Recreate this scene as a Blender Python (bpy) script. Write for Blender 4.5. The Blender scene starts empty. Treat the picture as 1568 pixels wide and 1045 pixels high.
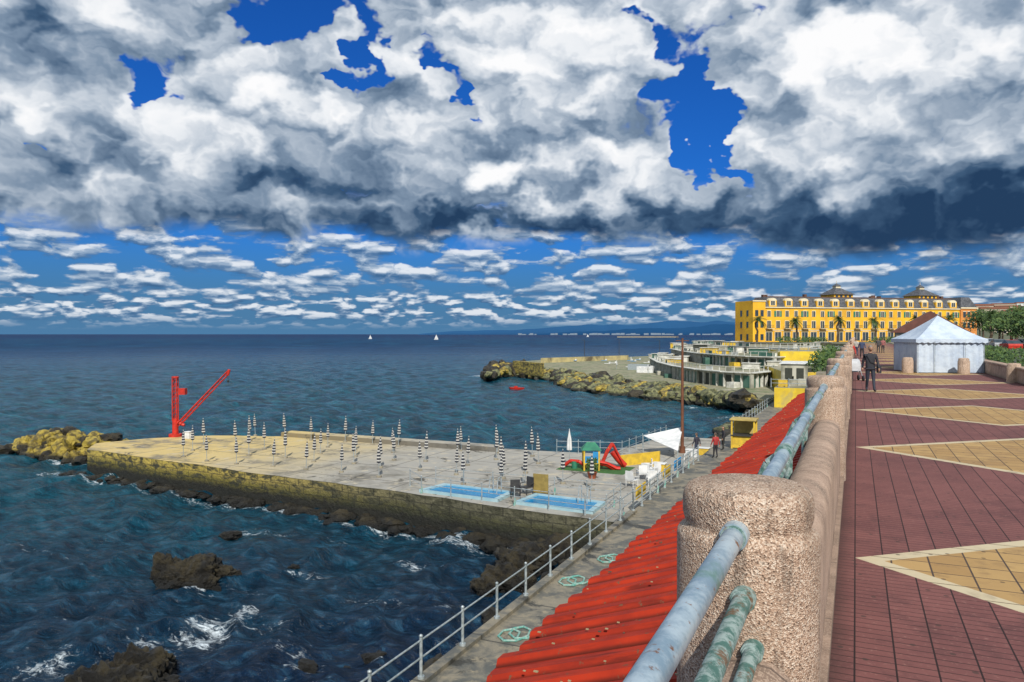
import bpy, math, random
import numpy as np
from mathutils import Vector, noise, Matrix
R=random.Random(7)
F=1150.0; TH=math.radians(24.6); SN,CS=math.sin(TH),math.cos(TH)
ZC=10.8; ZP=8.6; ZD=1.8; ZW=2.3
def rng(u,d):
    r=(u-784)/F*d
    return (-SN*d+CS*r, CS*d+SN*r)
def G(u,v,z):
    return rng(u,F*(ZC-z)/(v-512))

# ---------------------------------------------------------------- node helper
class NT:
    def __init__(s,tree): s.t=tree; s.n=tree.nodes; s.l=tree.links
    def put(s,sock,val):
        if isinstance(val,bpy.types.NodeSocket): s.l.new(val,sock)
        else: sock.default_value=val
    def m(s,op,*a,clamp=False):
        n=s.n.new('ShaderNodeMath'); n.operation=op; n.use_clamp=clamp
        for i,x in enumerate(a): s.put(n.inputs[i],x)
        return n.outputs[0]
    def comb(s,x,y,z):
        n=s.n.new('ShaderNodeCombineXYZ')
        for i,q in enumerate((x,y,z)): s.put(n.inputs[i],q)
        return n.outputs[0]
    def sep(s,v):
        n=s.n.new('ShaderNodeSeparateXYZ'); s.put(n.inputs[0],v); return n.outputs
    def noise(s,vec,scale=1,detail=4,rough=.5,dist=0,d2=False):
        n=s.n.new('ShaderNodeTexNoise')
        if d2: n.noise_dimensions='2D'
        if vec is not None: s.put(n.inputs['Vector'],vec)
        n.inputs['Scale'].default_value=scale; n.inputs['Detail'].default_value=detail
        n.inputs['Roughness'].default_value=rough; n.inputs['Distortion'].default_value=dist
        return n.outputs[0]
    def vor(s,vec,scale,feature='F1',out=0,d2=False,detail=0,rough=.5):
        n=s.n.new('ShaderNodeTexVoronoi'); n.feature=feature
        if d2: n.voronoi_dimensions='2D'
        s.put(n.inputs['Vector'],vec); n.inputs['Scale'].default_value=scale
        n.inputs['Detail'].default_value=detail; n.inputs['Roughness'].default_value=rough
        return n.outputs[out]
    def mix(s,f,a,b,mode='MIX'):
        n=s.n.new('ShaderNodeMix'); n.data_type='RGBA'; n.blend_type=mode
        s.put(n.inputs[0],f)
        for k,x in ((6,a),(7,b)):
            if isinstance(x,tuple) and len(x)==3: x=(*x,1)
            s.put(n.inputs[k],x)
        return n.outputs[2]
    def mixf(s,f,a,b):
        n=s.n.new('ShaderNodeMix'); n.data_type='FLOAT'; s.put(n.inputs[0],f); s.put(n.inputs[2],a); s.put(n.inputs[3],b); return n.outputs[0]
    def smooth(s,lo,hi,x):
        n=s.n.new('ShaderNodeMapRange'); n.interpolation_type='SMOOTHSTEP'
        s.put(n.inputs[0],x); s.put(n.inputs[1],lo); s.put(n.inputs[2],hi)
        return n.outputs[0]
    def ramp(s,x,stops):
        n=s.n.new('ShaderNodeValToRGB'); s.put(n.inputs[0],x); e=n.color_ramp.elements
        while len(e)<len(stops): e.new(.5)
        for el,(p,c) in zip(e,stops): el.position=p; el.color=(*c,1)
        return n.outputs[0]
    def scale(s,v,k):
        n=s.n.new('ShaderNodeVectorMath'); n.operation='SCALE'; s.put(n.inputs[0],v); s.put(n.inputs[3],k); return n.outputs[0]
    def bump(s,h,strength=.5,dist=.1,normal=None):
        n=s.n.new('ShaderNodeBump'); s.put(n.inputs['Height'],h); n.inputs['Strength'].default_value=strength
        n.inputs['Distance'].default_value=dist
        if normal is not None: s.put(n.inputs['Normal'],normal)
        return n.outputs[0]
def newmat(name):
    m=bpy.data.materials.new(name); m.use_nodes=True
    nt=NT(m.node_tree); b=m.node_tree.nodes['Principled BSDF']
    tc=nt.n.new('ShaderNodeTexCoord')
    return m,nt,b,tc.outputs['Object']
def mat(name,c1,c2=None,scale=3,rough=.7,bump=.0,bd=.02,metal=0,c3=None,s3=.4,spec=.5,lo=.38,hi=.62,alpha=None):
    m,nt,b,oc=newmat(name)
    if c2 is None: c2=tuple(x*.75 for x in c1)
    n1=nt.noise(oc,scale,5,.6)
    col=nt.mix(nt.smooth(lo,hi,n1),c1,c2)
    if c3 is not None:
        col=nt.mix(nt.smooth(.5,.68,nt.noise(oc,s3,5,.6,.4)),col,c3)
    nt.put(b.inputs['Base Color'],col)
    b.inputs['Roughness'].default_value=rough; b.inputs['Metallic'].default_value=metal
    b.inputs['Specular IOR Level'].default_value=spec
    if bump: nt.put(b.inputs['Normal'],nt.bump(nt.noise(oc,scale*4,4,.6),bump,bd))
    return m

# ---------------------------------------------------------------- mesh helper
class MB:
    def __init__(s): s.v=[];s.f=[];s.m=[];s.s=[]
    def add(s,vs,fs,m=0,sm=False):
        o=len(s.v); s.v+= [tuple(p) for p in vs]
        for f in fs: s.f.append([i+o for i in f]); s.m.append(m); s.s.append(sm)
    def box(s,x0,x1,y0,y1,z0,z1,m=0):
        s.add([(x0,y0,z0),(x1,y0,z0),(x1,y1,z0),(x0,y1,z0),(x0,y0,z1),(x1,y0,z1),(x1,y1,z1),(x0,y1,z1)],
              [(0,3,2,1),(4,5,6,7),(0,1,5,4),(1,2,6,5),(2,3,7,6),(3,0,4,7)],m)
    def tube(s,p0,p1,r0,r1=None,n=10,m=0,sm=True,caps=True):
        r1=r0 if r1 is None else r1
        p0=Vector(p0);p1=Vector(p1); d=(p1-p0).normalized()
        a=d.orthogonal().normalized(); b=d.cross(a)
        vs=[]
        for p,r in ((p0,r0),(p1,r1)):
            for i in range(n):
                t=2*math.pi*i/n; vs.append(p+a*math.cos(t)*r+b*math.sin(t)*r)
        s.add(vs,[(i,(i+1)%n,n+(i+1)%n,n+i) for i in range(n)],m,sm)
        if caps: s.add(vs,[list(range(n))[::-1],list(range(n,2*n))],m)
    def path(s,pts,r,n=8,m=0):
        for i in range(len(pts)-1):
            ra=r[i] if isinstance(r,(list,tuple)) else r; rb=r[i+1] if isinstance(r,(list,tuple)) else r
            s.tube(pts[i],pts[i+1],ra,rb,n,m)
    def rev(s,prof,cx,cy,n=24,m=0,sm=True,sx=1,sy=1):
        vs=[];fs=[]
        for r,z in prof:
            for i in range(n):
                t=2*math.pi*i/n; vs.append((cx+math.cos(t)*r*sx,cy+math.sin(t)*r*sy,z))
        for k in range(len(prof)-1):
            for i in range(n):
                j=(i+1)%n; fs.append((k*n+i,k*n+j,k*n+n+j,k*n+n+i))
        s.add(vs,fs,m,sm)
        s.add(vs[-n:],[list(range(n))],m); s.add(vs[:n],[list(range(n))[::-1]],m)
    def prism(s,pts,z0,z1,m=0,mt=None):
        n=len(pts)
        ar=sum(pts[i][0]*pts[(i+1)%n][1]-pts[(i+1)%n][0]*pts[i][1] for i in range(n))
        if ar<0: pts=pts[::-1]
        vs=[(x,y,z0) for x,y in pts]+[(x,y,z1) for x,y in pts]
        s.add(vs,[(i,(i+1)%n,n+(i+1)%n,n+i) for i in range(n)],m)
        s.add(vs,[list(range(n,2*n))],m if mt is None else mt); s.add(vs,[list(range(n))[::-1]],m)
    def obj(s,name,mats,parent=None,loc=None,rz=0,bevel=0):
        me=bpy.data.meshes.new(name); me.from_pydata(s.v,[],s.f)
        for mm in (mats if isinstance(mats,(list,tuple)) else [mats]): me.materials.append(mm)
        me.polygons.foreach_set('material_index',s.m); me.polygons.foreach_set('use_smooth',s.s); me.update()
        o=bpy.data.objects.new(name,me); bpy.context.scene.collection.objects.link(o)
        if parent: o.parent=parent
        if loc: o.location=loc
        o.rotation_euler[2]=rz
        if bevel:
            b=o.modifiers.new('b','BEVEL'); b.width=bevel; b.segments=2; b.limit_method='ANGLE'
        return o
def inst(o,name,loc,rz=0,sc=1):
    c=bpy.data.objects.new(name,o.data); bpy.context.scene.collection.objects.link(c)
    c.location=loc; c.rotation_euler[2]=rz; c.scale=(sc,sc,sc); return c
def empty(name,loc=(0,0,0),rz=0):
    e=bpy.data.objects.new(name,None); bpy.context.scene.collection.objects.link(e); e.location=loc; e.rotation_euler[2]=rz; return e
import bmesh
def ico(n):
    bm=bmesh.new(); bmesh.ops.create_icosphere(bm,subdivisions=n,radius=1)
    v=[x.co.copy() for x in bm.verts]; f=[[q.index for q in p.verts] for p in bm.faces]; bm.free(); return v,f
ICO={k:ico(k) for k in (1,2,3,4,5)}
def rock(mb,x,y,z,rx,ry,rz,lvl=3,m=0,rot=None,rough=1.0):
    sd=Vector((R.uniform(-50,50),R.uniform(-50,50),R.uniform(-50,50)))
    vs,fs=ICO[lvl]; rot=R.uniform(0,6.28) if rot is None else rot; c,s_=math.cos(rot),math.sin(rot); out=[]
    for p in vs:
        k=1+.5*noise.noise(p*1.1+sd)+.42*abs(noise.noise(p*2.6+sd))-.14+.22*noise.noise(p*5+sd)+(rough*(.16*abs(noise.noise(p*8+sd))+.06*noise.noise(p*19+sd)) if lvl>2 else 0)
        q=Vector((p.x*rx*k,p.y*ry*k,p.z*rz*k))
        out.append((x+q.x*c-q.y*s_,y+q.x*s_+q.y*c,z+q.z))
    mb.add(out,fs,m)
def leaves(mb,c,rad,n,size,m=0):
    for _ in range(n):
        while True:
            p=Vector((R.uniform(-1,1),R.uniform(-1,1),R.uniform(-1,1)))
            if .25<p.length<1: break
        p=Vector((p.x*rad[0],p.y*rad[1],p.z*rad[2]))+Vector(c)
        a=Vector((R.gauss(0,1),R.gauss(0,1),R.gauss(0,1))).normalized(); b=a.orthogonal().normalized(); w=size*R.uniform(.5,1.3)
        mb.add([p-a*w,p-b*w*.5,p+a*w,p+b*w*.5],[(0,1,2,3)],m if R.random()<.6 else m+1)

# ================================================================ WORLD
SUN_AZ=math.radians(150); SUN_EL=math.radians(40)
w=bpy.data.worlds.new('World'); bpy.context.scene.world=w; w.use_nodes=True
w.cycles.sampling_method='NONE'
nt=NT(w.node_tree); bg=w.node_tree.nodes['Background']
sky=nt.n.new('ShaderNodeTexSky'); sky.sky_type='NISHITA'; sky.sun_disc=False
sky.sun_elevation=SUN_EL; sky.sun_rotation=SUN_AZ; sky.altitude=10; sky.ozone_density=2.5
tc=nt.n.new('ShaderNodeTexCoord'); x,y,z=nt.sep(tc.outputs['Generated'])
az=nt.m('ARCTAN2',x,y)
hl=nt.m('SQRT',nt.m('ADD',nt.m('MULTIPLY',x,x),nt.m('MULTIPLY',y,y)))
t=nt.m('MINIMUM',nt.m('MAXIMUM',nt.m('DIVIDE',z,nt.m('MAXIMUM',hl,.02)),0.0),6.0)
wv=nt.comb(nt.m('MULTIPLY',az,7),nt.m('MULTIPLY',t,9),0)
w1=nt.m('SUBTRACT',nt.noise(wv,1.6,4,.56,d2=True),.5)
wv2=nt.comb(nt.m('ADD',nt.m('MULTIPLY',az,7),33.0),nt.m('MULTIPLY',t,9),0)
w2=nt.m('SUBTRACT',nt.noise(wv2,1.6,4,.56,d2=True),.5)
aw=nt.m('ADD',az,nt.m('MULTIPLY',w1,.20)); tw=nt.m('ADD',t,nt.m('MULTIPLY',w2,.12))
def blob(u,v,ru,rv,amp):
    rel=math.atan((u-784)/F); a0=rel-TH; t0=(512-v)/F*math.cos(rel)
    da=nt.m('MULTIPLY_ADD',aw,F/ru,-a0*F/ru); dt=nt.m('MULTIPLY_ADD',tw,F/rv,-t0*F/rv)
    q=nt.m('MULTIPLY_ADD',dt,dt,nt.m('MULTIPLY',da,da))
    return nt.m('POWER',.368,q),amp
def total(lst):
    r=0.0
    for b in lst:
        g,a_=blob(*b); r=nt.m('MULTIPLY_ADD',g,a_,r)
    return r
gaps=total([(1055,110,46,75,1),(1070,205,28,60,1),(1140,25,60,38,.8),(1098,275,22,35,1),(575,85,30,52,.9),(470,12,95,30,1),
            (360,45,45,20,.7),(228,138,38,20,1),(690,128,18,16,.85),(705,178,26,13,.8),(545,125,22,14,.7),(1000,55,18,30,.6),(60,215,26,10,.5)])
shade=total([(150,372,260,24,-1.05),(650,350,340,26,-1.2),(1420,352,260,56,-1.25),(1010,322,120,22,-.6),(40,240,70,60,-.4),(60,50,150,40,-.2),
            (1510,170,70,60,-.10),(500,250,60,40,-.2),(1180,368,80,20,-.6),(380,295,130,18,-.4),(700,290,200,16,-.25),
            (300,215,115,38,.8),(755,248,52,31,.8),(840,80,125,90,.72),(1260,105,150,65,.72),(480,165,68,30,.55),(945,262,58,28,.65),
            (215,20,65,24,.55),(485,343,55,13,.6),(1000,35,30,30,.5),(830,305,38,12,.55),(628,255,16,30,.55),(1480,60,120,55,.52),(100,165,50,29,.55),
            (70,300,65,13,.45),(1180,225,60,36,.45),(1400,230,100,32,.4),(680,60,75,48,.5)])
def nA(da,dt):
    xx=nt.m('ADD',nt.m('MULTIPLY',az,7),nt.m('MULTIPLY_ADD',w1,.9,da*7)); yy=nt.m('ADD',nt.m('MULTIPLY',t,9.5),nt.m('MULTIPLY_ADD',w2,.9,dt*9.5))
    v=nt.comb(xx,yy,0)
    a_=nt.noise(v,.95,5,.46,0,d2=True)
    b_=nt.vor(v,1.6,d2=True,detail=2.4,rough=.45)
    return nt.m('MULTIPLY_ADD',b_,-.25,nt.m('MULTIPLY_ADD',a_,.66,.255))
n0=nA(0,0); n1=nA(.011,.026)
cov=nt.m('MULTIPLY_ADD',gaps,-.46,nt.m('ADD',n0,.325))
edge=nt.m('MULTIPLY_ADD',nt.m('SUBTRACT',n0,.4),.07,t)
base=nt.m('SUBTRACT',.126,nt.m('MULTIPLY',nt.smooth(-.22,.05,az),.034))
aA=nt.m('MULTIPLY',nt.smooth(.43,.53,cov),nt.smooth(nt.m('SUBTRACT',base,.012),nt.m('ADD',base,.014),edge))
li=nt.m('MULTIPLY_ADD',nt.m('SUBTRACT',n0,n1),1.5,.53)
li=nt.m('MULTIPLY_ADD',shade,.42,li)
li=nt.m('MULTIPLY_ADD',w1,.32,li)
cr=[(0,(.018,.050,.115)),(.2,(.050,.105,.195)),(.42,(.21,.29,.40)),(.62,(.49,.56,.65)),(.82,(.83,.86,.90)),(1,(.98,.98,.99))]
cA=nt.ramp(li,cr)
def nB(dt):
    tt=nt.m('ADD',t,dt)
    vA=nt.comb(nt.m('MULTIPLY_ADD',az,17,nt.m('MULTIPLY',w1,1.2)),nt.m('MULTIPLY',tt,50),0)
    vB=nt.comb(nt.m('MULTIPLY_ADD',az,32,nt.m('MULTIPLY',w1,1.6)),nt.m('MULTIPLY',tt,115),0)
    oA=nt.m('MULTIPLY_ADD',nt.vor(vA,1.0,d2=True,detail=1.5),-.30,nt.m('MULTIPLY_ADD',nt.noise(vA,.8,5,.58,0,d2=True),.85,.30))
    oB=nt.m('MULTIPLY_ADD',nt.vor(vB,1.0,d2=True,detail=1.0),-.30,nt.m('MULTIPLY_ADD',nt.noise(vB,.8,4,.58,0,d2=True),.85,.30))
    return nt.mixf(nt.smooth(.072,.038,t),oA,oB)
b0=nB(0.0); b1=nB(.006)
aB=nt.m('MULTIPLY',nt.m('MULTIPLY',nt.smooth(.43,.57,b0),nt.smooth(.004,.03,t)),nt.smooth(.20,.145,t))
lb=nt.m('MULTIPLY_ADD',nt.m('SUBTRACT',b0,b1),2.4,.40)
lb=nt.m('MULTIPLY_ADD',nt.m('SUBTRACT',b0,.5),.8,lb)
cB=nt.ramp(lb,[(0,(.05,.13,.27)),(.3,(.12,.22,.38)),(.55,(.33,.44,.58)),(.9,(.82,.86,.91))])
skyc=nt.mix(1.0,sky.outputs[0],(.07,.38,.98),'MULTIPLY')
skyc=nt.mix(nt.smooth(.17,.0,t),nt.scale(skyc,1.0),nt.scale(nt.comb(.075,.205,.38),10))
c=nt.mix(nt.m('MULTIPLY',aB,.9),skyc,nt.scale(cB,10)); c=nt.mix(aA,c,nt.scale(cA,10))
nt.put(bg.inputs[0],c); bg.inputs[1].default_value=.1

sun=bpy.data.lights.new('sun','SUN'); sun.energy=4.8; sun.angle=math.radians(.6); sun.color=(1,.94,.84)
so=bpy.data.objects.new('sun',sun); bpy.context.scene.collection.objects.link(so)
sd=Vector((math.sin(SUN_AZ)*math.cos(SUN_EL),math.cos(SUN_AZ)*math.cos(SUN_EL),math.sin(SUN_EL)))
so.rotation_euler=sd.to_track_quat('Z','Y').to_euler()

# ================================================================ MATERIALS
m_conc=mat('concrete',(.30,.27,.20),(.20,.18,.14),1.2,.85,.4,c3=(.13,.13,.12),s3=.35)
m_white=mat('white_paint',(.72,.73,.73),(.55,.57,.58),2,.6)
m_metal=mat('galvanised',(.42,.47,.5),(.25,.3,.32),8,.45,metal=.3)
m_dark=mat('dark_iron',(.03,.03,.035),(.05,.05,.05),5,.5)
m_black=mat('black_cloth',(.02,.022,.03),(.03,.03,.04),5,.8)
m_red=mat('red_paint',(.55,.025,.012),(.38,.02,.01),3,.5)
m_yel=mat('yellow_paint',(.68,.46,.04),(.5,.34,.04),2,.6)
m_green=mat('green_paint',(.03,.20,.11),(.02,.14,.09),2,.6)
m_blue=mat('blue_paint',(.02,.25,.55),(.02,.2,.45),2,.5)
m_leafA=mat('leaf_dark',(.025,.06,.015),(.04,.09,.02),3,.7)
m_leafB=mat('leaf_light',(.09,.14,.03),(.06,.11,.02),3,.7)
m_bark=mat('bark',(.10,.07,.045),(.06,.045,.03),6,.9,.5)
m_glass=mat('window_glass',(.03,.045,.06),(.05,.07,.09),1,.12)
m_teal=mat('teal_corroded',(.08,.3,.26),(.3,.4,.36),9,.7,.4)

m_gran,nt,b,oc=newmat('granite')
sp=nt.sep(nt.vor(oc,150,out=1))[0]
col=nt.ramp(sp,[(0,(.13,.085,.06)),(.22,(.37,.245,.175)),(.6,(.50,.36,.265)),(1,(.68,.58,.48))])
col=nt.mix(nt.m('MULTIPLY',nt.smooth(.42,.68,nt.noise(oc,3,6,.65)),.5),col,(.22,.15,.105))
col=nt.mix(nt.m('MULTIPLY',nt.smooth(.53,.68,nt.noise(nt.comb(nt.m('MULTIPLY',nt.sep(oc)[0],6),nt.m('MULTIPLY',nt.sep(oc)[1],6),nt.sep(oc)[2]),2.2,5,.6)),.6),col,(.13,.10,.08))
nt.put(b.inputs['Base Color'],col); b.inputs['Roughness'].default_value=.85
nt.put(b.inputs['Normal'],nt.bump(nt.m('ADD',nt.vor(oc,150),nt.noise(oc,60,4,.6)),.9,.007))
m_par,nt,b,oc=newmat('parapet_render')
col=nt.mix(nt.smooth(.35,.65,nt.noise(oc,3,7,.65)),(.41,.29,.22),(.26,.18,.135))
col=nt.mix(nt.smooth(.48,.70,nt.noise(oc,1.1,6,.65,.5)),col,(.15,.11,.085))
col=nt.mix(nt.smooth(.6,.75,nt.sep(nt.vor(oc,130,out=1))[0]),col,nt.mix(.5,col,(.55,.42,.33)))
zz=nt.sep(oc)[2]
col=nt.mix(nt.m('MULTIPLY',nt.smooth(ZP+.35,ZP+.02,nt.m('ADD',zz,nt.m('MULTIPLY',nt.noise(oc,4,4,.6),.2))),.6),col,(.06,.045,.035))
jv=nt.m('GREATER_THAN',nt.m('ABSOLUTE',nt.m('SUBTRACT',nt.m('FRACT',nt.m('DIVIDE',nt.sep(oc)[1],1.5)),.5)),.494)
col=nt.mix(nt.m('MULTIPLY',jv,.7),col,(.07,.05,.04))
nt.put(b.inputs['Base Color'],col); b.inputs['Roughness'].default_value=.88
nt.put(b.inputs['Normal'],nt.bump(nt.noise(oc,40,5,.7),.7,.01))
m_pipe,nt,b,oc=newmat('pipe_galvanised')
a=nt.noise(oc,7,7,.7); g=nt.noise(oc,2.3,6,.65,.5)
col=nt.mix(nt.smooth(.4,.62,a),(.22,.32,.41),(.44,.54,.61))
col=nt.mix(nt.smooth(.58,.68,g),col,(.13,.25,.23))
col=nt.mix(nt.smooth(.60,.67,nt.noise(oc,18,6,.7)),col,(.20,.095,.05))
nt.put(b.inputs['Base Color'],col); b.inputs['Roughness'].default_value=.40; b.inputs['Metallic'].default_value=.35
nt.put(b.inputs['Normal'],nt.bump(a,.6,.007))
m_pipe2,nt,b,oc=newmat('pipe_verdigris')
a=nt.noise(oc,16,8,.75); 
col=nt.mix(nt.smooth(.42,.58,a),(.06,.15,.13),(.30,.39,.38))
col=nt.mix(nt.smooth(.54,.63,nt.noise(oc,9,6,.7)),col,(.15,.09,.05))
nt.put(b.inputs['Base Color'],col); b.inputs['Roughness'].default_value=.7
nt.put(b.inputs['Normal'],nt.bump(a,.9,.012))
m_pave,nt,b,oc=newmat('promenade_paving')
X,Y,Z=nt.sep(oc)
yy2=nt.m('ABSOLUTE',nt.m('SUBTRACT',nt.m('MODULO',nt.m('ADD',Y,800-8.11+4),8.0),4.0))
f=nt.m('ADD',nt.m('DIVIDE',nt.m('ABSOLUTE',nt.m('SUBTRACT',X,3.25)),3.25),nt.m('DIVIDE',yy2,2.85))
def joints(px,py,wd):
    jx=nt.m('ABSOLUTE',nt.m('SUBTRACT',nt.m('FRACT',nt.m('DIVIDE',nt.m('ADD',X,100),px)),.5))
    jy=nt.m('ABSOLUTE',nt.m('SUBTRACT',nt.m('FRACT',nt.m('DIVIDE',nt.m('ADD',Y,100),py)),.5))
    a=nt.m('GREATER_THAN',jx,.5-wd/px); c=nt.m('GREATER_THAN',jy,.5-wd/py)
    return a,c
def cell(px,py):
    return nt.comb(nt.m('FLOOR',nt.m('DIVIDE',nt.m('ADD',X,100),px)),nt.m('FLOOR',nt.m('DIVIDE',nt.m('ADD',Y,100),py)),0)
def white(v):
    n=nt.n.new('ShaderNodeTexWhiteNoise'); nt.put(n.inputs[0],v); return n.outputs[0]
ja,jb=joints(.25,.10,.006)
big=nt.noise(oc,.7,6,.65); fine=nt.noise(oc,25,4,.6); mid=nt.noise(oc,4,5,.65)
red=nt.mix(white(cell(.25,.30)),(.165,.066,.062),(.205,.082,.076))
red=nt.mix(nt.smooth(.45,.7,big),red,(.13,.052,.052)); 
red=nt.mix(nt.m('MULTIPLY',nt.smooth(.5,.7,mid),.55),red,(.095,.042,.042))
red=nt.mix(nt.smooth(.55,.75,fine),red,(.25,.125,.11))
red=nt.mix(nt.m('MULTIPLY',jb,.8),red,(.035,.016,.016)); red=nt.mix(ja,red,(.025,.014,.014))
ka,kb=joints(.33,.33,.008)
och=nt.mix(white(cell(.33,.33)),(.34,.21,.085),(.44,.29,.12))
och=nt.mix(nt.smooth(.45,.7,big),och,(.30,.19,.09)); och=nt.mix(nt.m('MULTIPLY',nt.smooth(.48,.7,mid),.6),och,(.22,.14,.07)); och=nt.mix(nt.m('MAXIMUM',ka,kb),och,(.07,.05,.04))
crm=nt.mix(nt.noise(oc,8,4,.6),(.48,.40,.26),(.56,.50,.36)); crm=nt.mix(kb,crm,(.12,.09,.06))
crm=nt.mix(nt.m('MULTIPLY',nt.smooth(.5,.7,mid),.5),crm,(.28,.22,.15))
col=nt.mix(nt.m('LESS_THAN',f,1.0),red,crm); col=nt.mix(nt.m('LESS_THAN',f,.92),col,och)
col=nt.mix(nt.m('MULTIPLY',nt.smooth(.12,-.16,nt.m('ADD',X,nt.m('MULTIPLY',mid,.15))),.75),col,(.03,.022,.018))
sp_=nt.vor(oc,2.2,d2=True)
col=nt.mix(nt.m('MULTIPLY',nt.smooth(.055,.035,sp_),.7),col,(.05,.035,.03))
nt.put(b.inputs['Base Color'],col); b.inputs['Roughness'].default_value=.75; b.inputs['Specular IOR Level'].default_value=.25
hh=nt.m('SUBTRACT',nt.m('MULTIPLY',fine,.3),nt.m('MAXIMUM',ja,jb)); nt.put(b.inputs['Normal'],nt.bump(hh,.5,.006))
m_roof,nt,b,oc=newmat('red_corrugated_sheet')
X,Y,Z=nt.sep(oc)
a=nt.noise(oc,1.3,6,.6); g=nt.noise(nt.comb(nt.m('MULTIPLY',X,.6),nt.m('MULTIPLY',Y,6),0),1.5,6,.6)
col=nt.mix(nt.smooth(.35,.65,a),(.39,.030,.009),(.28,.022,.009)); col=nt.mix(nt.smooth(.50,.70,g),col,(.16,.016,.009))
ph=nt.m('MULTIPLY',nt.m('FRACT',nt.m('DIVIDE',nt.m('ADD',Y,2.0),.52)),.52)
groove_shade=nt.m('MULTIPLY',nt.smooth(.10,.16,ph),nt.smooth(.20,.17,ph))
col=nt.mix(nt.m('MULTIPLY',groove_shade,.8),col,(.05,.01,.006))  # groove shading painted into the sheet colour at the foot of each rib
col=nt.mix(nt.smooth(.62,.70,nt.noise(oc,9,4,.6)),col,(.15,.07,.04))
nt.put(b.inputs['Base Color'],col); b.inputs['Roughness'].default_value=.7; b.inputs['Specular IOR Level'].default_value=.2
m_deck,nt,b,oc=newmat('jetty_deck')
X,Y,Z=nt.sep(oc)
lf=nt.smooth(-20,-40,nt.m('ADD',X,nt.m('MULTIPLY',nt.noise(oc,.25,4,.6),14)))
col=nt.mix(lf,(.33,.32,.29),(.55,.42,.17))
col=nt.mix(nt.smooth(.47,.7,nt.noise(oc,.35,7,.68,.4)),col,(.16,.15,.125))
col=nt.mix(nt.smooth(.53,.7,nt.noise(oc,1.3,7,.68,.4)),col,(.50,.44,.32))
col=nt.mix(nt.smooth(.59,.65,nt.noise(oc,.5,8,.7,.8)),col,(.08,.075,.06))
jx=nt.m('GREATER_THAN',nt.m('ABSOLUTE',nt.m('SUBTRACT',nt.m('FRACT',nt.m('DIVIDE',X,4.1)),.5)),.488)
jy=nt.m('GREATER_THAN',nt.m('ABSOLUTE',nt.m('SUBTRACT',nt.m('FRACT',nt.m('DIVIDE',Y,4.3)),.5)),.485)
col=nt.mix(nt.m('MULTIPLY',nt.m('MAXIMUM',jx,jy),.7),col,(.07,.065,.055))
nt.put(b.inputs['Base Color'],col); b.inputs['Roughness'].default_value=.8
nt.put(b.inputs['Normal'],nt.bump(nt.noise(oc,5,6,.7),.4,.03))
m_side,nt,b,oc=newmat('seawall_stone')
X,Y,Z=nt.sep(oc)
n1=nt.noise(nt.comb(X,Y,nt.m('MULTIPLY',Z,2.5)),1.1,7,.68,.5)
lf=nt.smooth(-20,-42,X)
top=nt.mix(lf,(.13,.125,.08),(.48,.37,.08)); top=nt.mix(nt.smooth(.42,.60,n1),top,(.05,.05,.028))
mid=nt.mix(nt.smooth(.4,.6,n1),nt.mix(lf,(.07,.07,.03),(.20,.17,.03)),(.022,.026,.013))
h=nt.m('ADD',Z,nt.m('MULTIPLY',nt.m('SUBTRACT',n1,.5),1.8))
col=nt.mix(nt.smooth(.85,1.45,h),mid,top); col=nt.mix(nt.smooth(.95,.4,h),col,(.010,.011,.008))
cz=nt.m('GREATER_THAN',nt.m('ABSOLUTE',nt.m('SUBTRACT',nt.m('FRACT',nt.m('DIVIDE',Z,.45)),.5)),.44)
cx_=nt.m('GREATER_THAN',nt.m('ABSOLUTE',nt.m('SUBTRACT',nt.m('FRACT',nt.m('ADD',nt.m('DIVIDE',nt.m('ADD',X,Y),1.1),nt.m('MULTIPLY',nt.m('FLOOR',nt.m('DIVIDE',Z,.45)),.37))),.5)),.47)
col=nt.mix(nt.m('MULTIPLY',nt.m('MAXIMUM',cz,cx_),.6),col,(.015,.015,.011))
nt.put(b.inputs['Base Color'],col); b.inputs['Roughness'].default_value=.75
nt.put(b.inputs['Normal'],nt.bump(nt.noise(oc,3,7,.7),1,.18))
m_walk,nt,b,oc=newmat('walkway_concrete')
X,Y,Z=nt.sep(oc)
col=nt.mix(nt.smooth(.40,.60,nt.noise(oc,.8,7,.68,.6)),(.23,.205,.155),(.095,.098,.09))
col=nt.mix(nt.smooth(.5,.75,nt.noise(oc,2.5,7,.65)),col,(.33,.28,.19))
col=nt.mix(nt.smooth(.56,.63,nt.noise(oc,.45,7,.7,.8)),col,(.045,.045,.04))
jy=nt.m('GREATER_THAN',nt.m('ABSOLUTE',nt.m('SUBTRACT',nt.m('FRACT',nt.m('DIVIDE',Y,3.1)),.5)),.488)
col=nt.mix(nt.m('MULTIPLY',jy,.8),col,(.04,.04,.035))
nt.put(b.inputs['Base Color'],col); b.inputs['Roughness'].default_value=.6
nt.put(b.inputs['Normal'],nt.bump(nt.noise(oc,4,6,.7),.4,.04))
def rockmat(name,c1,c2,c3,h0=.55):
    m,nt,b,oc=newmat(name); n1=nt.noise(oc,1.5,8,.7); Z=nt.sep(oc)[2]
    col=nt.mix(nt.smooth(.42,.58,n1),c1,c2); col=nt.mix(nt.smooth(h0,h0-.35,nt.m('ADD',Z,nt.m('MULTIPLY',n1,.3))),col,c3)
    nt.put(b.inputs['Base Color'],col); b.inputs['Roughness'].default_value=.5
    nt.put(b.inputs['Normal'],nt.bump(nt.noise(oc,5,8,.78),1,.18)); return m
m_rock=rockmat('rock_dark',(.042,.034,.017),(.011,.010,.008),(.005,.005,.004))
m_rocky=rockmat('rock_ochre',(.42,.32,.05),(.11,.085,.025),(.02,.018,.01),.75)
m_rockg=rockmat('rock_grey',(.22,.22,.10),(.055,.06,.025),(.015,.016,.01),.9)

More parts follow.
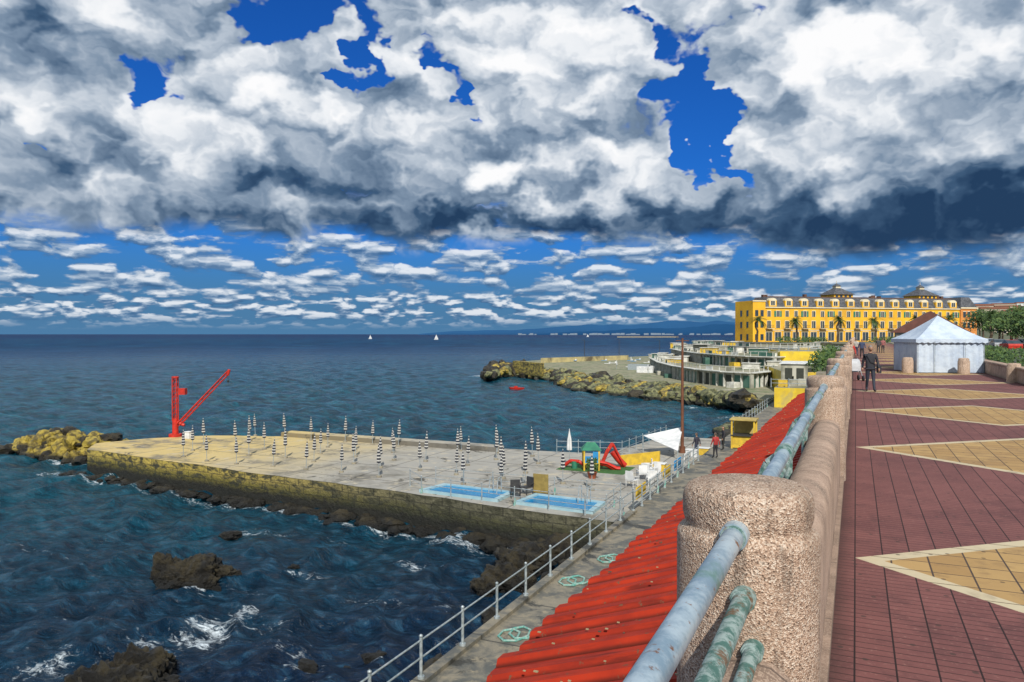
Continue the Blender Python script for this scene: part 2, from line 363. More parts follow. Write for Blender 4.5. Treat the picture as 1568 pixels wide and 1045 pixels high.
# ================================================================ SEA
nr1,nr2,na=640,90,660
rr=np.concatenate([np.geomspace(7,330,nr1),np.geomspace(336,60000,nr2)])
aa=np.radians(np.linspace(-118,35,na))
RR,AA=np.meshgrid(rr,aa,indexing='ij'); PX=np.sin(AA)*RR; PY=np.cos(AA)*RR; PZ=np.zeros_like(PX)
cellsz=np.maximum(RR*(aa[1]-aa[0]),np.gradient(rr)[:,None]); rs=np.random.RandomState(3)
DX=np.zeros_like(PX);DY=np.zeros_like(PX)
for i in range(90):
    lam=.45*(10/.45)**(i/89.0); th=math.radians(205)+rs.normal(0,.85); k=2*math.pi/lam; amp=lam*rs.uniform(.5,1.2)*(.0120 if lam<3 else .0085 if lam<5.5 else .0055)
    fade=np.clip(lam/(3.0*cellsz)-.6,0,1); ph=rs.uniform(0,6.28)
    arg=k*(PX*math.cos(th)+PY*math.sin(th))+ph
    PZ+=amp*fade*np.sin(arg); DX+=amp*fade*.85*math.cos(th)*np.cos(arg); DY+=amp*fade*.85*math.sin(th)*np.cos(arg)
foam=np.zeros_like(PX)
def fblob(x,y,rx,ry,a): 
    global foam; foam=np.maximum(foam,a*np.exp(-((PX-x)/rx)**2-((PY-y)/ry)**2))
FP=[(330,955,2.0,1.5,.95),(300,975,2.0,1.0,.95),(370,935,1.2,1.0,.92),(235,985,2,.9,.88),(60,1025,2,1.5,.85),(90,1000,3,1,.75),(290,905,2.6,.8,.85),(380,905,2,.8,.76),(400,820,5,1.2,.80),(510,825,3,1,.78),(700,835,4,1.2,.88),(640,870,3,1,.74),
    (760,850,3,1.2,.85),(30,690,6,1.6,1.0),(100,708,4,1.2,.95),(340,770,6,1.2,.85),(200,735,5,1.3,.9),(740,577,8,6,.9),(900,602,10,5,.75),(1080,624,10,5,.8),(480,880,3,1,.74),(690,940,1.6,1.2,.74),(300,890,3,1.3,.85),(180,1030,3,2,.85),(470,1025,1.5,.8,.85),(575,1010,1.2,.7,.85),(1110,640,5,5,.75),
    (400,960,5,1.2,.74),(150,960,5,1,.72),(560,920,5,1,.72),(60,850,7,1.2,.68),(430,1000,4,1,.72)]
for u,v,a_,b_,c_ in FP:
    x_,y_=G(u,v,0); fblob(x_,y_,a_,b_,c_)
jf=np.interp(PX,[-56,-12],[37.9,33.7]); foam=np.maximum(foam,.84*np.exp(-((PY-jf)/.9)**2)*((PX>-58)&(PX<-11)))
foam=np.maximum(foam,.82*np.exp(-((PX+11.3)/1.0)**2)*((PY<35)|(PY>66)))
crest=np.clip((PZ-.14)/.20,0,1)*np.clip(1-RR/200,0,1)
foam=np.maximum(foam,crest*.64)
V=np.stack([PX+DX,PY+DY,PZ],-1).reshape(-1,3)
nr=nr1+nr2; I=np.arange(nr*na).reshape(nr,na)
Q=np.stack([I[:-1,:-1],I[:-1,1:],I[1:,1:],I[1:,:-1]],-1).reshape(-1,4)[:,::-1]
me=bpy.data.meshes.new('sea'); me.vertices.add(len(V)); me.vertices.foreach_set('co',V.ravel().astype(np.float32))
me.loops.add(Q.size); me.loops.foreach_set('vertex_index',Q.ravel().astype(np.int32))
me.polygons.add(len(Q)); me.polygons.foreach_set('loop_start',np.arange(0,Q.size,4,dtype=np.int32)); me.polygons.foreach_set('loop_total',np.full(len(Q),4,dtype=np.int32))
me.polygons.foreach_set('use_smooth',np.ones(len(Q),dtype=bool)); me.update(); me.validate()
at=me.attributes.new('foam','FLOAT','POINT'); at.data.foreach_set('value',foam.ravel().astype(np.float32))
sea=bpy.data.objects.new('sea',me); bpy.context.scene.collection.objects.link(sea)
m_sea,nt,b,oc=newmat('sea_water')
gp=nt.n.new('ShaderNodeNewGeometry').outputs['Position']; X,Y,Z=nt.sep(gp)
dist=nt.m('SQRT',nt.m('ADD',nt.m('MULTIPLY',X,X),nt.m('MULTIPLY',Y,Y)))
big=nt.noise(gp,.03,4,.6,.5,d2=True)
dn=nt.m('ADD',dist,nt.m('MULTIPLY',nt.m('SUBTRACT',big,.5),60))
col=nt.mix(nt.smooth(24,66,dn),(.002,.014,.042),(.002,.062,.100))
col=nt.mix(nt.smooth(110,500,dn),col,(.002,.042,.125))
col=nt.mix(nt.smooth(700,4000,dist),col,(.001,.018,.095))
sv=nt.comb(nt.m('MULTIPLY',X,.62),nt.m('MULTIPLY',Y,1.0),0)
pa=nt.noise(sv,1.6,5,.65,.4,d2=True); pb=nt.noise(sv,.42,6,.70,.3,d2=True); pc=nt.noise(nt.comb(nt.m('MULTIPLY',X,.05),nt.m('MULTIPLY',Y,.02),0),1.0,6,.7,.2,d2=True)
near=nt.smooth(90,30,dist)
pn=nt.mixf(near,pb,pa); pn=nt.mixf(nt.smooth(250,900,dist),pn,pc)
col=nt.mix(nt.smooth(.54,.40,pn),col,nt.mix(.60,col,(0.001,.008,.022)))
col=nt.mix(nt.m('MULTIPLY',nt.smooth(.52,.70,pn),.60),col,nt.mix(near,(.02,.17,.24),(.025,.085,.15)))
fa=nt.n.new('ShaderNodeAttribute'); fa.attribute_name='foam'; fo=fa.outputs['Fac']
fn=nt.m('ADD',nt.m('MULTIPLY',nt.noise(sv,1.1,8,.74,1.2,d2=True),.55),nt.m('MULTIPLY',nt.noise(sv,5,5,.7,.6,d2=True),.45))
fm=nt.smooth(.0,.17,nt.m('ADD',fn,nt.m('SUBTRACT',nt.m('MULTIPLY',fo,.46),.84)))
col=nt.mix(fm,col,(.60,.68,.74))
nt.put(b.inputs['Base Color'],col)
nt.put(b.inputs['Roughness'],nt.m('ADD',nt.m('MULTIPLY',fm,.5),nt.m('MULTIPLY_ADD',nt.smooth(40,900,dist),.35,.14))); b.inputs['IOR'].default_value=1.33
nt.put(b.inputs['Specular IOR Level'],nt.m('MULTIPLY_ADD',nt.smooth(50,500,dist),-.26,.33))
b1_=nt.bump(nt.noise(sv,.5,3,.55,.3,d2=True),1,.5); b2_=nt.bump(nt.noise(sv,2.4,5,.70,.4,d2=True),1,.34,b1_)
nt.put(b.inputs['Normal'],b2_)
me.materials.append(m_sea)

# ================================================================ LAND / PROMENADE
mb=MB(); mb.prism([(-.62,-80),(-.62,190),(-26,222),(-400,3000),(3500,3000),(3500,-80)],-1,ZP-.02,0)
m_gnd=mat('ground_earth',(.20,.18,.13),(.11,.12,.06),.3,.9,.3)
mb.obj('ground',[m_gnd])
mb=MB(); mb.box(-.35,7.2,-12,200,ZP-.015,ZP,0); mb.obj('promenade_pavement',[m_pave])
mb=MB(); mb.box(7.5,9.3,-12,260,ZP-.012,ZP+.12,0); mb.obj('kerb_pavement',[m_conc])
m_asph=mat('asphalt',(.05,.05,.05),(.065,.063,.06),2,.9,.2)
mb=MB(); mb.box(9.3,19,-12,320,ZP-.016,ZP+.004,0)
for k in range(40): mb.box(14.1,14.25,-10+k*8,-6+k*8,ZP+.004,ZP+.009,1)
mb.obj('road',[m_asph,m_white])

def parapet(y0,y1,name='parapet_wall'):
    mb=MB(); prof=[(-.20,ZP-.3),(-.20,ZP+.80),(-.225,ZP+.88),(-.29,ZP+.925),(-.38,ZP+.94),(-.47,ZP+.925),(-.54,ZP+.88),(-.565,ZP+.80),(-.565,ZP-.3)]
    n=len(prof); ns=int((y1-y0)/.25)
    vs=[]
    for k in range(ns+1):
        yv=y0+(y1-y0)*k/ns
        for x,z in prof:
            wv_=.007*noise.noise(Vector((x*3,yv*1.3,z*2))); vs.append((x+wv_,yv,z+wv_))
    mb.add(vs,[(k*n+i,k*n+i+1,k*n+n+i+1,k*n+n+i) for k in range(ns) for i in range(n-1)],0,True)
    mb.add(vs[:n],[list(range(n))[::-1]],0); mb.add(vs[-n:],[list(range(n))],0)
    mb.box(-.2,-.15,y0,y1,ZP-.1,ZP+.1,0)
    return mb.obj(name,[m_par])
PY_=[3.33+9.05*k for k in range(-1,20)]
for i,py in enumerate(PY_):
    mb=MB(); z0=ZP-.2
    mb.rev([(.292,z0),(.292,ZP+1.34),(.290,ZP+1.36),(.282,ZP+1.372),(.262,ZP+1.385),(.256,ZP+1.40),(.262,ZP+1.415),(.268,ZP+1.44),(.268,ZP+1.50),(.262,ZP+1.53),(.246,ZP+1.552),(.22,ZP+1.565),(0.01,ZP+1.57)],-.42,py,56,0)
    mb.obj('granite_pillar',[m_gran])
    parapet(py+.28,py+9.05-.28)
    if i<12:
        mb=MB(); y0,y1=py+.26,py+9.05-.26; xr=-.43
        zs=[ZC-.79,ZC-1.03,ZC-1.23]
        for q,zz in enumerate(zs):
            xo=xr if q==0 else (xr-.17 if py>0 else xr+.035*q); rr_=.042 if q==0 else .036
            if q==2 and py<0: rr_=.030
            mb.tube((xo,y0,zz),(xo,y1,zz),rr_,n=24,m=0 if q==0 or (q==1 and py>0) else 1)
            for ye in (y0,y1):
                sg=1 if ye==y0 else -1
                mb.tube((xo,ye-.03*sg,zz),(xo,ye+.07*sg,zz),rr_+.012,n=24,m=0 if q==0 else 1)
                mb.tube((xo,ye+.07*sg,zz),(xo,ye+.085*sg,zz),rr_+.006,n=24,m=1)
        if py>0:
            for fy in (y0+1.7,(y0+y1)/2,y1-1.7):
                mb.tube((xr-.17,fy,ZP+.4),(xr-.17,fy,zs[1]),.04,n=12,m=1)
                mb.path([(xr-.17,fy,zs[1]),(xr-.1,fy,zs[0]-.08),(xr,fy,zs[0])],.036,12,1)
                mb.tube((xr,fy-.09,zs[0]),(xr,fy+.09,zs[0]),.056,n=14,m=1)
        mb.obj('guard_rail',[m_pipe,m_pipe2])

# ================================================================ RED ROOF CABINS
mb=MB(); pitch=.52; pr=[(0,0),(.17,0),(.22,.10),(.40,.10),(.46,0)]
ys=[];k=-2.0
while k<58:
    for dy,dz in pr: ys.append((k+dy,dz))
    k+=pitch
NX=6; vs=[]
for qi,(yv,dz) in enumerate(ys):
    f_=max(0,min(1,yv/58)); 
    if qi%5==0: jit=R.uniform(-.06,.06)
    xe=-4.45+.65*f_+jit
    for j in range(NX+1):
        q=j/NX; xx=-.64+(xe+.64)*q; vs.append((xx,yv,7.55+(6.3-7.55)*q+dz))
W=NX+1; fs=[(i*W+j,i*W+j+1,(i+1)*W+j+1,(i+1)*W+j) for i in range(len(ys)-1) for j in range(NX)]
mb.add(vs,fs,0)
mb.add([(x,y,z-.03) for x,y,z in vs],[f_[::-1] for f_ in fs],0)
e=empty('beach_cabins')
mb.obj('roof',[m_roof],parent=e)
mb=MB(); mb.box(-3.55,-.66,-2,57.8,ZW,6.45,0); 
mb.box(-3.75,-3.56,-2,57.8,6.1,6.3,1)
for k in range(26): mb.box(-3.6,-3.56,-1+k*2.25,-.1+k*2.25,ZW,ZW+2,2)
mb.obj('cabin_walls',[m_yel,m_white,m_green],parent=e)
mb=MB()
for _ in range(420):
    q=R.random(); yv=3+R.random()**1.6*45; x_=-.64-(3.6)*q; zz=7.55-1.25*q*3.6/3.8+.10
    s_=R.uniform(.010,.028); mb.box(x_-s_,x_+s_,yv-s_*.6,yv+s_*.6,zz,zz+.012,0 if R.random()<.6 else 1)
mb.obj('leaf_litter',[mat('litter',(.35,.28,.16)),m_bark])

# ================================================================ WALKWAY + JETTY
mb=MB(); mb.prism([(-9.75,-20),(-.7,-20),(-.7,118),(-9.2,118),(-9.75,62)],-1,ZW,0,1)
mb.box(-9.75,-9.45,-20,35,ZW,ZW+.12,1)
mb.obj('lower_walkway',[m_side,m_walk])
JE=[(-9.76,34.6),(-12.4,34.9),(-22,36.0),(-38,37.6),(-54.5,39.4),(-57,42),(-55.5,46),(-52,49.5),(-45.6,52),(-34,53),(-21,53.7),(-17,54.2),(-15.5,66),(-9.76,66)]
pts=[]
for i in range(len(JE)):
    a_,b_=Vector(JE[i]),Vector(JE[(i+1)%len(JE)]); L=(b_-a_).length; n=max(1,int(L/1.6))
    for k in range(n):
        p=a_.lerp(b_,k/n)
        if i not in (0,12,13) and k>0: p+=Vector((R.uniform(-.15,.15),R.uniform(-.18,.18)))
        pts.append((p.x,p.y))
mb=MB(); mb.prism(pts,-1,ZD,0,1); 
mb.box(-46,-25,51.6,53.0,ZD,ZD+.35,1)
mb.box(-9.8,-9.55,34.8,66,ZD,ZW-.01,0)
mb.obj('jetty',[m_side,m_deck])
mb=MB()
for k in range(230):
    q=R.random()**1.15; x_=-11.5-q*44; y_=34.6+(q*4.1)+R.uniform(-.8,.25)
    s_=R.uniform(.15,.52)*(1.25-.5*q); rock(mb,x_,y_,R.uniform(-.12,.12),s_*1.3,s_,s_*.6,2)
mb.obj('ledge_rocks',[m_rock])
mb=MB()
for k in range(150):
    q=R.random(); x_=-10.5+R.uniform(-1.5,.4); y_=12+q*23; s_=R.uniform(.2,.65); rock(mb,x_,y_,R.uniform(-.2,.2),s_,s_,s_*.8,3)
for u,v,r_ in ((790,880,1.1),(770,892,.8),(815,866,.9),(845,852,.9),(740,905,.5),(800,897,.6)):
    x_,y_=G(u,v,0); rock(mb,x_,y_,.1,r_,r_,r_*.9,4)
mb.obj('shore_rocks',[m_rock])
mb=MB()
for u,v,rx,ry,rz in ((290,890,1.35,.9,.95),(262,884,.7,.6,.95),(335,887,.8,.6,.5),(310,900,.7,.45,.45)):
    x_,y_=G(u,v,0); rock(mb,x_,y_,.0,rx,ry,rz,5,rot=.4)
mb.obj('sea_rock',[m_rock])
mb=MB()
for u,v,rx,ry,rz in ((200,1045,1.05,.85,1.0),(170,1080,1.2,1.0,.9),(240,1025,.6,.5,.45),(140,1062,.7,.7,.7),(215,1070,.9,.9,.7)):
    x_,y_=G(u,v,0); rock(mb,x_,y_,.0,rx,ry,rz,5,rot=.4)
mb.obj('sea_rock',[m_rock])
mb=MB()
for u,v,rx in ((470,1025,.3),(575,1010,.3),(530,1030,.2),(350,822,.45),(450,870,.2)):
    x_,y_=G(u,v,0); rock(mb,x_,y_,.0,rx*1.3,rx*.8,rx*.7,3)
mb.obj('sea_rock',[m_rock])
mb=MB()
for k in range(300):
    q=R.random(); u=8+q*140; env=max(.12,min(1,q*3.2))*(1.0-.25*q)
    x_,y_=G(u,690+q*18,0); x_+=R.uniform(-.8,.8); dy=R.uniform(-1.0,3.4); y_+=dy
    s_=R.uniform(.25,.75); rock(mb,x_,y_,R.uniform(-.1,1.95)*env*min(1,(dy+1.3)/1.6),s_*1.15,s_*.9,s_*.85,2,m=0 if R.random()<.68 else 1)
mb.obj('breakwater_rocks',[m_rocky,m_rock])

def railing(name,pts,h=.95,step=2.0,rails=(.5,.93),mats=None,r=.03):
    mb=MB()
    for i in range(len(pts)-1):
        a_,b_=Vector(pts[i]),Vector(pts[i+1]); L=(b_-a_).length; n=max(1,round(L/step))
        for k in range(n+(i==len(pts)-2)):
            p=a_.lerp(b_,k/n); mb.tube(p,p+Vector((0,0,h)),r*1.4,n=8,m=0); mb.tube(p,p+Vector((0,0,.06)),r*3,n=8,m=0)
            mb.rev([(.01,p.z+h),(r*1.7,p.z+h+.02),(r*1.7,p.z+h+.05),(.01,p.z+h+.08)],p.x,p.y,8,0)
            if R.random()<.18: mb.tube(p+Vector((0,0,.02)),p+Vector((.05,0,.4)),.07,.03,8,1)
        for q in rails: mb.tube(a_+Vector((0,0,q)),b_+Vector((0,0,q)),r*.8,n=8,m=0)
    return mb.obj(name,mats or [m_metal,m_teal])
railing('railing',[(-9.6,5,ZW+.12),(-9.6,34.8,ZW+.12)],h=1.0,step=2.1)
railing('railing',[(-9.6,34.8,ZW),(-9.6,51,ZW)],h=1.0,step=1.6,rails=(.3,.6,.95))
railing('railing',[(-9.6,66,ZW),(-9.1,117,ZW)],h=1.0,step=2.1)
railing('railing',[(-5.4,60,ZW),(-5.4,112,ZW)],h=1.0,step=2.1)
railing('railing',[(-10.2,35.2,ZD),(-22.3,36.4,ZD),(-24,37.9,ZD)],h=.95,step=2.2,r=.022)
railing('railing',[(-23,39.2,ZD),(-11.5,39.2,ZD),(-11.3,36,ZD)],h=.95,step=1.9,r=.018)
railing('railing',[(-20.5,52.9,ZD),(-15.8,54.2,ZD),(-15,65,ZD)],h=1,step=1.6,r=.02)
mb=MB()
for k,(cm) in enumerate((0,1,0,2,1)):
    y0=36.5+k*2.9; mb.box(-9.95,-9.88,y0,y0+1.8,ZW+.25,ZW+.85,cm)
mb.obj('railing_panels',[m_yel,m_white,m_blue],bevel=.02)
# hoses and bollards lying on the walkway
mb=MB()
for (x0,y0) in ((-8.9,19),(-8.6,27),(-9.0,24)):
    pp_=[(x0+.35*math.cos(a_*.9)+a_*.03,y0+.5*math.sin(a_*.9)+a_*.04,ZW+.03) for a_ in range(16)]; mb.path(pp_,.035,6,0)
mb.obj('hose',[m_teal])

# ---- pools
m_pool=mat('pool_paint',(.35,.50,.55),(.25,.42,.5),1,.5)
m_pw,nt,b,oc=newmat('pool_water')
nt.put(b.inputs['Base Color'],nt.mix(nt.noise(oc,2,3,.5),(.0,.12,.36),(.0,.27,.5))); b.inputs['Roughness'].default_value=.12; b.inputs['Specular IOR Level'].default_value=.2
nt.put(b.inputs['Normal'],nt.bump(nt.noise(oc,4,3,.5),.4,.06))
def pool(pl):
    mb=MB(); n=len(pl); c=Vector((sum(p[0] for p in pl)/n,sum(p[1] for p in pl)/n))
    outer=pl; inner=[tuple(Vector(p)+(c-Vector(p)).normalized()*.34) for p in pl]
    for i in range(n):
        j=(i+1)%n; mb.prism([outer[i],outer[j],inner[j],inner[i]],ZD-.2,ZD+.16,0)
    mb.prism(inner,ZD,ZD+.08,1)
    x_,y_=pl[2]; 
    for dx in (0,.5): mb.path([(x_-.8-dx,y_-.1,ZD+.1),(x_-.8-dx,y_-.1,ZD+.9),(x_-.8-dx,y_-.5,ZD+.95),(x_-.8-dx,y_-.7,ZD+.1)],.025,8,2)
    mb.obj('swimming_pool',[m_pool,m_pw,m_metal])
pool([(-22.6,36.65),(-17.4,36.15),(-17.4,38.4),(-22.2,38.8)])
pool([(-16.4,36.1),(-11.9,35.7),(-12.0,38.1),(-16.2,38.5)])
def chair(mb,x,y,z,rot,m=0):
    M=Matrix.Translation((x,y,z))@Matrix.Rotation(rot,4,'Z')
    def T(p): return M@Vector(p)
    def bx(a,b,c,d,e_,f_):
        t_=MB(); t_.box(a,b,c,d,e_,f_); mb.add([T(p) for p in t_.v],t_.f,m)
    bx(-.27,.27,-.27,.27,.38,.44); bx(-.27,.27,.24,.29,.44,.95); bx(-.3,-.25,-.25,.28,.60,.64); bx(.25,.3,-.25,.28,.60,.64)
    for a in (-.25,.25):
        for c in (-.24,.24): mb.tube(T((a,c,0)),T((a,c,.62)),.02,n=6,m=m)
mb=MB(); chair(mb,-17.0,37.6,ZD,.5); chair(mb,-16.8,38.7,ZD,-.4); mb.obj('plastic_chair',[m_dark])
mb=MB(); mb.box(-16.5,-15.6,38.9,38.96,ZD+.1,ZD+1.15,0); mb.box(-16.45,-16.4,38.97,39.02,ZD,ZD+1.15,1); mb.box(-15.7,-15.65,38.97,39.02,ZD,ZD+1.15,1); mb.obj('notice_board',[mat('ochre_panel',(.3,.22,.06)),m_dark])
mb=MB()
for k in range(7): chair(mb,-11.6+R.uniform(-.9,.9),43.2+k*.75,ZD,R.uniform(0,6))
mb.obj('white_plastic_chairs',[m_white])

# ---- umbrellas
m_str,nt,b,oc=newmat('striped_canvas')
s_=nt.m('GREATER_THAN',nt.m('FRACT',nt.m('MULTIPLY',nt.sep(oc)[2],5.2)),.42)
nt.put(b.inputs['Base Color'],nt.mix(s_,(.50,.50,.48),(.018,.022,.035))); b.inputs['Roughness'].default_value=.85
def umbmesh(name,mats,loc,h=2.0,wd=1.0):
    mb=MB(); mb.tube((0,0,0),(0,0,h*.55),.022,n=8,m=1); mb.tube((0,0,0),(0,0,.10),.16,n=12,m=2)
    n=16; prof=[(.04,h*.42),(.10,h*.44),(.095,h*.56),(.08,h*.72),(.05,h*.88),(.02,h*.97),(.01,h*1.02)]; vs=[];fs=[]
    for k,(r_,z_) in enumerate(prof):
        for i in range(n):
            tt=2*math.pi*i/n; q=wd*r_*(1+.35*(i%2)*(1 if 0<k<4 else 0)); vs.append((math.cos(tt)*q,math.sin(tt)*q,z_))
    for k in range(len(prof)-1):
        for i in range(n): j=(i+1)%n; fs.append((k*n+i,k*n+j,k*n+n+j,k*n+n+i))
    mb.add(vs,fs,0,False); return mb.obj(name,mats,loc=loc)
U0=None
for r_ in range(5):
    for k in range(11):
        x_=-48+k*2.95+(r_%2)*1.2+R.uniform(-.4,.4); y_=39.6+r_*2.85+R.uniform(-.35,.35)
        if y_<41 and x_<-45: continue
        if x_>-19.5 and r_ in (2,3,4): continue
        if R.random()<.12: continue
        if U0 is None: U0=umbmesh('closed_beach_umbrella',[m_str,m_metal,m_conc],(x_,y_,ZD),wd=.95)
        else: 
            o_=inst(U0,'closed_beach_umbrella',(x_,y_,ZD),R.uniform(0,3),R.uniform(.94,1.1)); o_.rotation_euler[0]=R.gauss(0,.03); o_.rotation_euler[1]=R.gauss(0,.03)
for x_,y_ in ((-17.9,41),(-16.0,42.3),(-13.8,41.2),(-19.4,44.5)): inst(U0,'closed_beach_umbrella',(x_,y_,ZD),R.uniform(0,3),1.05)
x_,y_=G(872,714,ZD); umbmesh('closed_white_parasol',[m_white,m_metal,m_conc],(x_,y_,ZD),2.5,1.3)

# ---- crane
cx,cy=G(268,669,ZD); e=empty('harbour_crane',(cx,cy,ZD)); rt=Vector((CS,SN,0)); fw=Vector((-SN,CS,0))
mb=MB()
def P3(a,h,f=0): return rt*a+fw*f+Vector((0,0,h))
mb.tube(P3(0,0),P3(0,.25),.55,n=16); mb.tube(P3(0,.2),P3(0,1.6),.26,n=14)
for s1 in (-.18,.18):
    for s2 in (-.18,.18): mb.tube(P3(s1,1.4,s2),P3(s1,5.2,s2),.045,n=6)
for k in range(8):
    z_=1.5+k*.47
    for s2 in (-.18,.18): mb.tube(P3(-.18,z_,s2),P3(.18,z_+.45,s2),.025,n=6)
    for s1 in (-.18,.18): mb.tube(P3(s1,z_,-.18),P3(s1,z_+.45,.18),.025,n=6)
mb.tube(P3(0,5.15),P3(0,5.3),.3,n=10)
mb.tube(P3(.25,1.3),P3(.25,4.4),.05,n=8)
mb.obj('mast',[m_red],parent=e)
mb=MB()
for f_ in (-.16,.16):
    mb.tube(P3(.2,1.15,f_),P3(4.6,5.75,f_*.4),.05,n=8); mb.tube(P3(.35,.95,f_),P3(4.7,5.5,f_*.4),.035,n=8)
for k in range(9):
    q=k/9; a0=P3(.2+4.4*q,1.15+4.6*q,.16*(1-.6*q)); a1=P3(.35+4.35*(q+.1),.95+4.55*(q+.1),-.16*(1-.6*q)); mb.tube(a0,a1,.025,n=6)
mb.tube(P3(4.6,5.4),P3(4.75,5.9),.13,n=8); mb.tube(P3(-.1,1.4),P3(.8,1.0),.14,n=8)
mb.obj('boom',[m_red],parent=e)
mb=MB(); t_=MB(); t_.box(.35,.95,-.25,.25,3.7,4.25); mb.add([rt*p[0]+fw*p[1]+Vector((0,0,p[2])) for p in t_.v],t_.f); mb.obj('winch_box',[m_red],parent=e,)
mb=MB(); mb.tube(P3(0,5.2),P3(4.6,5.8),.015,n=5); mb.tube(P3(4.65,5.5),P3(4.65,4.95),.02,n=5); mb.tube(P3(4.65,4.95),P3(4.65,4.75),.12,.05,n=8); mb.obj('cable_hook',[m_dark],parent=e)
x_,y_=G(288,672,ZD); mb=MB(); mb.box(x_-.25,x_+.25,y_-.2,y_+.2,ZD,ZD+.55); mb.box(x_-.3,x_+.3,y_-.25,y_+.25,ZD+.55,ZD+.62); mb.obj('white_locker',[m_white],bevel=.02)

# ---- playground
x_,y_=G(905,720,ZD); e=empty('playground_playhouse',(x_,y_,ZD),rz=TH); e.scale=(.88,)*3
mb=MB()
for a in (-.55,.55):
    for c_ in (-.5,.5): mb.tube((a,c_,0),(a,c_,1.6),.07,n=8)
mb.box(-.6,.6,-.55,.55,.5,.58); mb.box(-.6,-.53,-.5,.5,.58,1.0); mb.obj('frame',[m_yel],parent=e)
mb=MB(); mb.add([(-.75,-.65,1.55),(.75,-.65,1.55),(.75,.65,1.55),(-.75,.65,1.55),(-.3,0,2.1),(.3,0,2.1)],[(0,1,5,4),(2,3,4,5),(1,2,5),(3,0,4),(3,2,1,0)]); mb.obj('roof',[m_green],parent=e)
mb=MB(); mb.box(-.5,.5,-.53,-.49,.6,1.1); mb.box(.1,.5,-.53,-.49,1.1,1.45); mb.obj('panel',[m_blue],parent=e)
mb=MB(); 
for s1 in (-.25,.25): mb.path([(.6,s1,.6),(1.2,s1,.5),(1.9,s1,.12),(2.2,s1,.1)],.05,6)
mb.path([(.6,0,.55),(1.2,0,.42),(1.9,0,.06),(2.2,0,.05)],.2,8); mb.obj('slide',[m_red],parent=e)
x_,y_=G(938,716,ZD); e=empty('playground_slide',(x_,y_,ZD),rz=TH); e.scale=(.85,)*3
mb=MB()
for s1 in (-.3,.3):
    mb.path([(-.9,s1,.15),(-.4,s1,1.3),(0,s1,1.9),(.35,s1,1.2),(.9,s1,.2)],.09,8)
mb.path([(0,0,1.25),(.5,0,.6),(1,0,.1)],.26,8)
mb.obj('chute',[m_red],parent=e)
mb=MB(); 
for k in range(4): mb.tube((-.8+k*.17,-.3,.35+k*.38),(-.8+k*.17,.3,.35+k*.38),.05,n=6)
mb.obj('ladder_rungs',[m_yel],parent=e)
x_,y_=G(880,718,ZD); mb=MB(); mb.path([(x_-.8,y_,ZD+.1),(x_-.3,y_,ZD+.5),(x_+.3,y_,ZD+.5),(x_+.9,y_,ZD+.15)],.12,8,0); mb.tube((x_,y_,ZD),(x_,y_,ZD+.5),.2,n=8,m=1); mb.obj('seesaw',[m_red,m_green])
x_,y_=G(907,733,ZD); mb=MB(); mb.rev([(.22,ZD),(.32,ZD+.4),(.34,ZD+.4)],x_,y_,12,0)
leaves(mb,(x_,y_,ZD+.85),(.4,.4,.5),160,.12,1); mb.obj('potted_plant',[mat('terracotta',(.4,.1,.04)),m_leafA,m_leafB])
mb=MB(); x0,y0=G(950,715,ZD); x1,y1=G(1010,708,ZD); mb.prism([(x0,y0),(x1,y1),(x1,y1+.25),(x0,y0+.25)],ZD,ZD+.75); mb.obj('low_yellow_wall',[m_yel])
m_grass=mat('artificial_turf',(.04,.13,.03),(.03,.1,.02),4,.9)
x_,y_=G(905,718,ZD); mb=MB(); mb.box(x_-2.0,x_+2.6,y_-1.3,y_+1.6,ZD,ZD+.02); mb.obj('play_mat',[m_grass])

x_,y_=G(1045,694,ZD)
mb=MB(); mb.path([(x_,y_,ZD),(x_,y_,ZC-.3)],[.13,.08],12); mb.tube((x_-.5,y_,ZC-.5),(x_+.5,y_,ZC-.5),.04,n=6); mb.tube((x_,y_,ZD),(x_,y_,ZD+.5),.22,n=12); mb.obj('wooden_mast',[mat('mast_wood',(.16,.06,.03))])
p=[rng(985,57),rng(1046,57.5),rng(1038,54)]
mb=MB(); n=10; A,B,C=Vector((*p[0],ZD+1.3)),Vector((*p[1],ZD+1.9)),Vector((*p[2],ZD+.6)); idx={};vs=[];fs=[]
for i in range(n+1):
    for j in range(n+1-i):
        a_,b_=i/n,j/n; c_=1-a_-b_; q=A*a_+B*b_+C*c_; q.z-=1.2*a_*b_*c_*3; idx[i,j]=len(vs); vs.append(q)
for i in range(n):
    for j in range(n-i):
        fs.append((idx[i,j],idx[i+1,j],idx[i,j+1]))
        if i+j<n-1: fs.append((idx[i+1,j],idx[i+1,j+1],idx[i,j+1]))
mb.add(vs,fs,0,True); mb.tube((A.x,A.y,ZD),A,.04,n=6,m=1); mb.tube((C.x,C.y,ZD),C,.04,n=6,m=1); mb.obj('sail_awning',[m_white,m_metal])
x_,y_=G(1140,686,ZW); e=empty('yellow_kiosk',(x_,y_,ZW))
mb=MB()
for a in (-.8,.8):
    for c_ in (-.7,.7): mb.box(a-.06,a+.06,c_-.06,c_+.06,0,2.1)
mb.box(-.75,.75,-.65,.65,.05,.95); mb.obj('counter_frame',[m_yel],parent=e)
mb=MB(); mb.box(-.95,.95,-.85,.85,2.1,2.2); mb.box(-.74,.74,.6,.64,.95,2.1); mb.obj('canopy',[mat('canopy',(.5,.38,.12))],parent=e)
mb=MB(); mb.box(-.9,.9,-.8,.8,.95,1.02); mb.obj('counter_top',[m_dark],parent=e)
mb=MB()
for u,v,c_ in ((1010,722,0),(1000,735,1),(1060,700,1),(1078,697,0)):
    x_,y_=G(u,v,ZD); mb.box(x_-.4,x_+.4,y_-.3,y_+.3,ZD,ZD+.5,c_); mb.box(x_-.45,x_+.45,y_-.35,y_+.35,ZD+.5,ZD+.56,1)
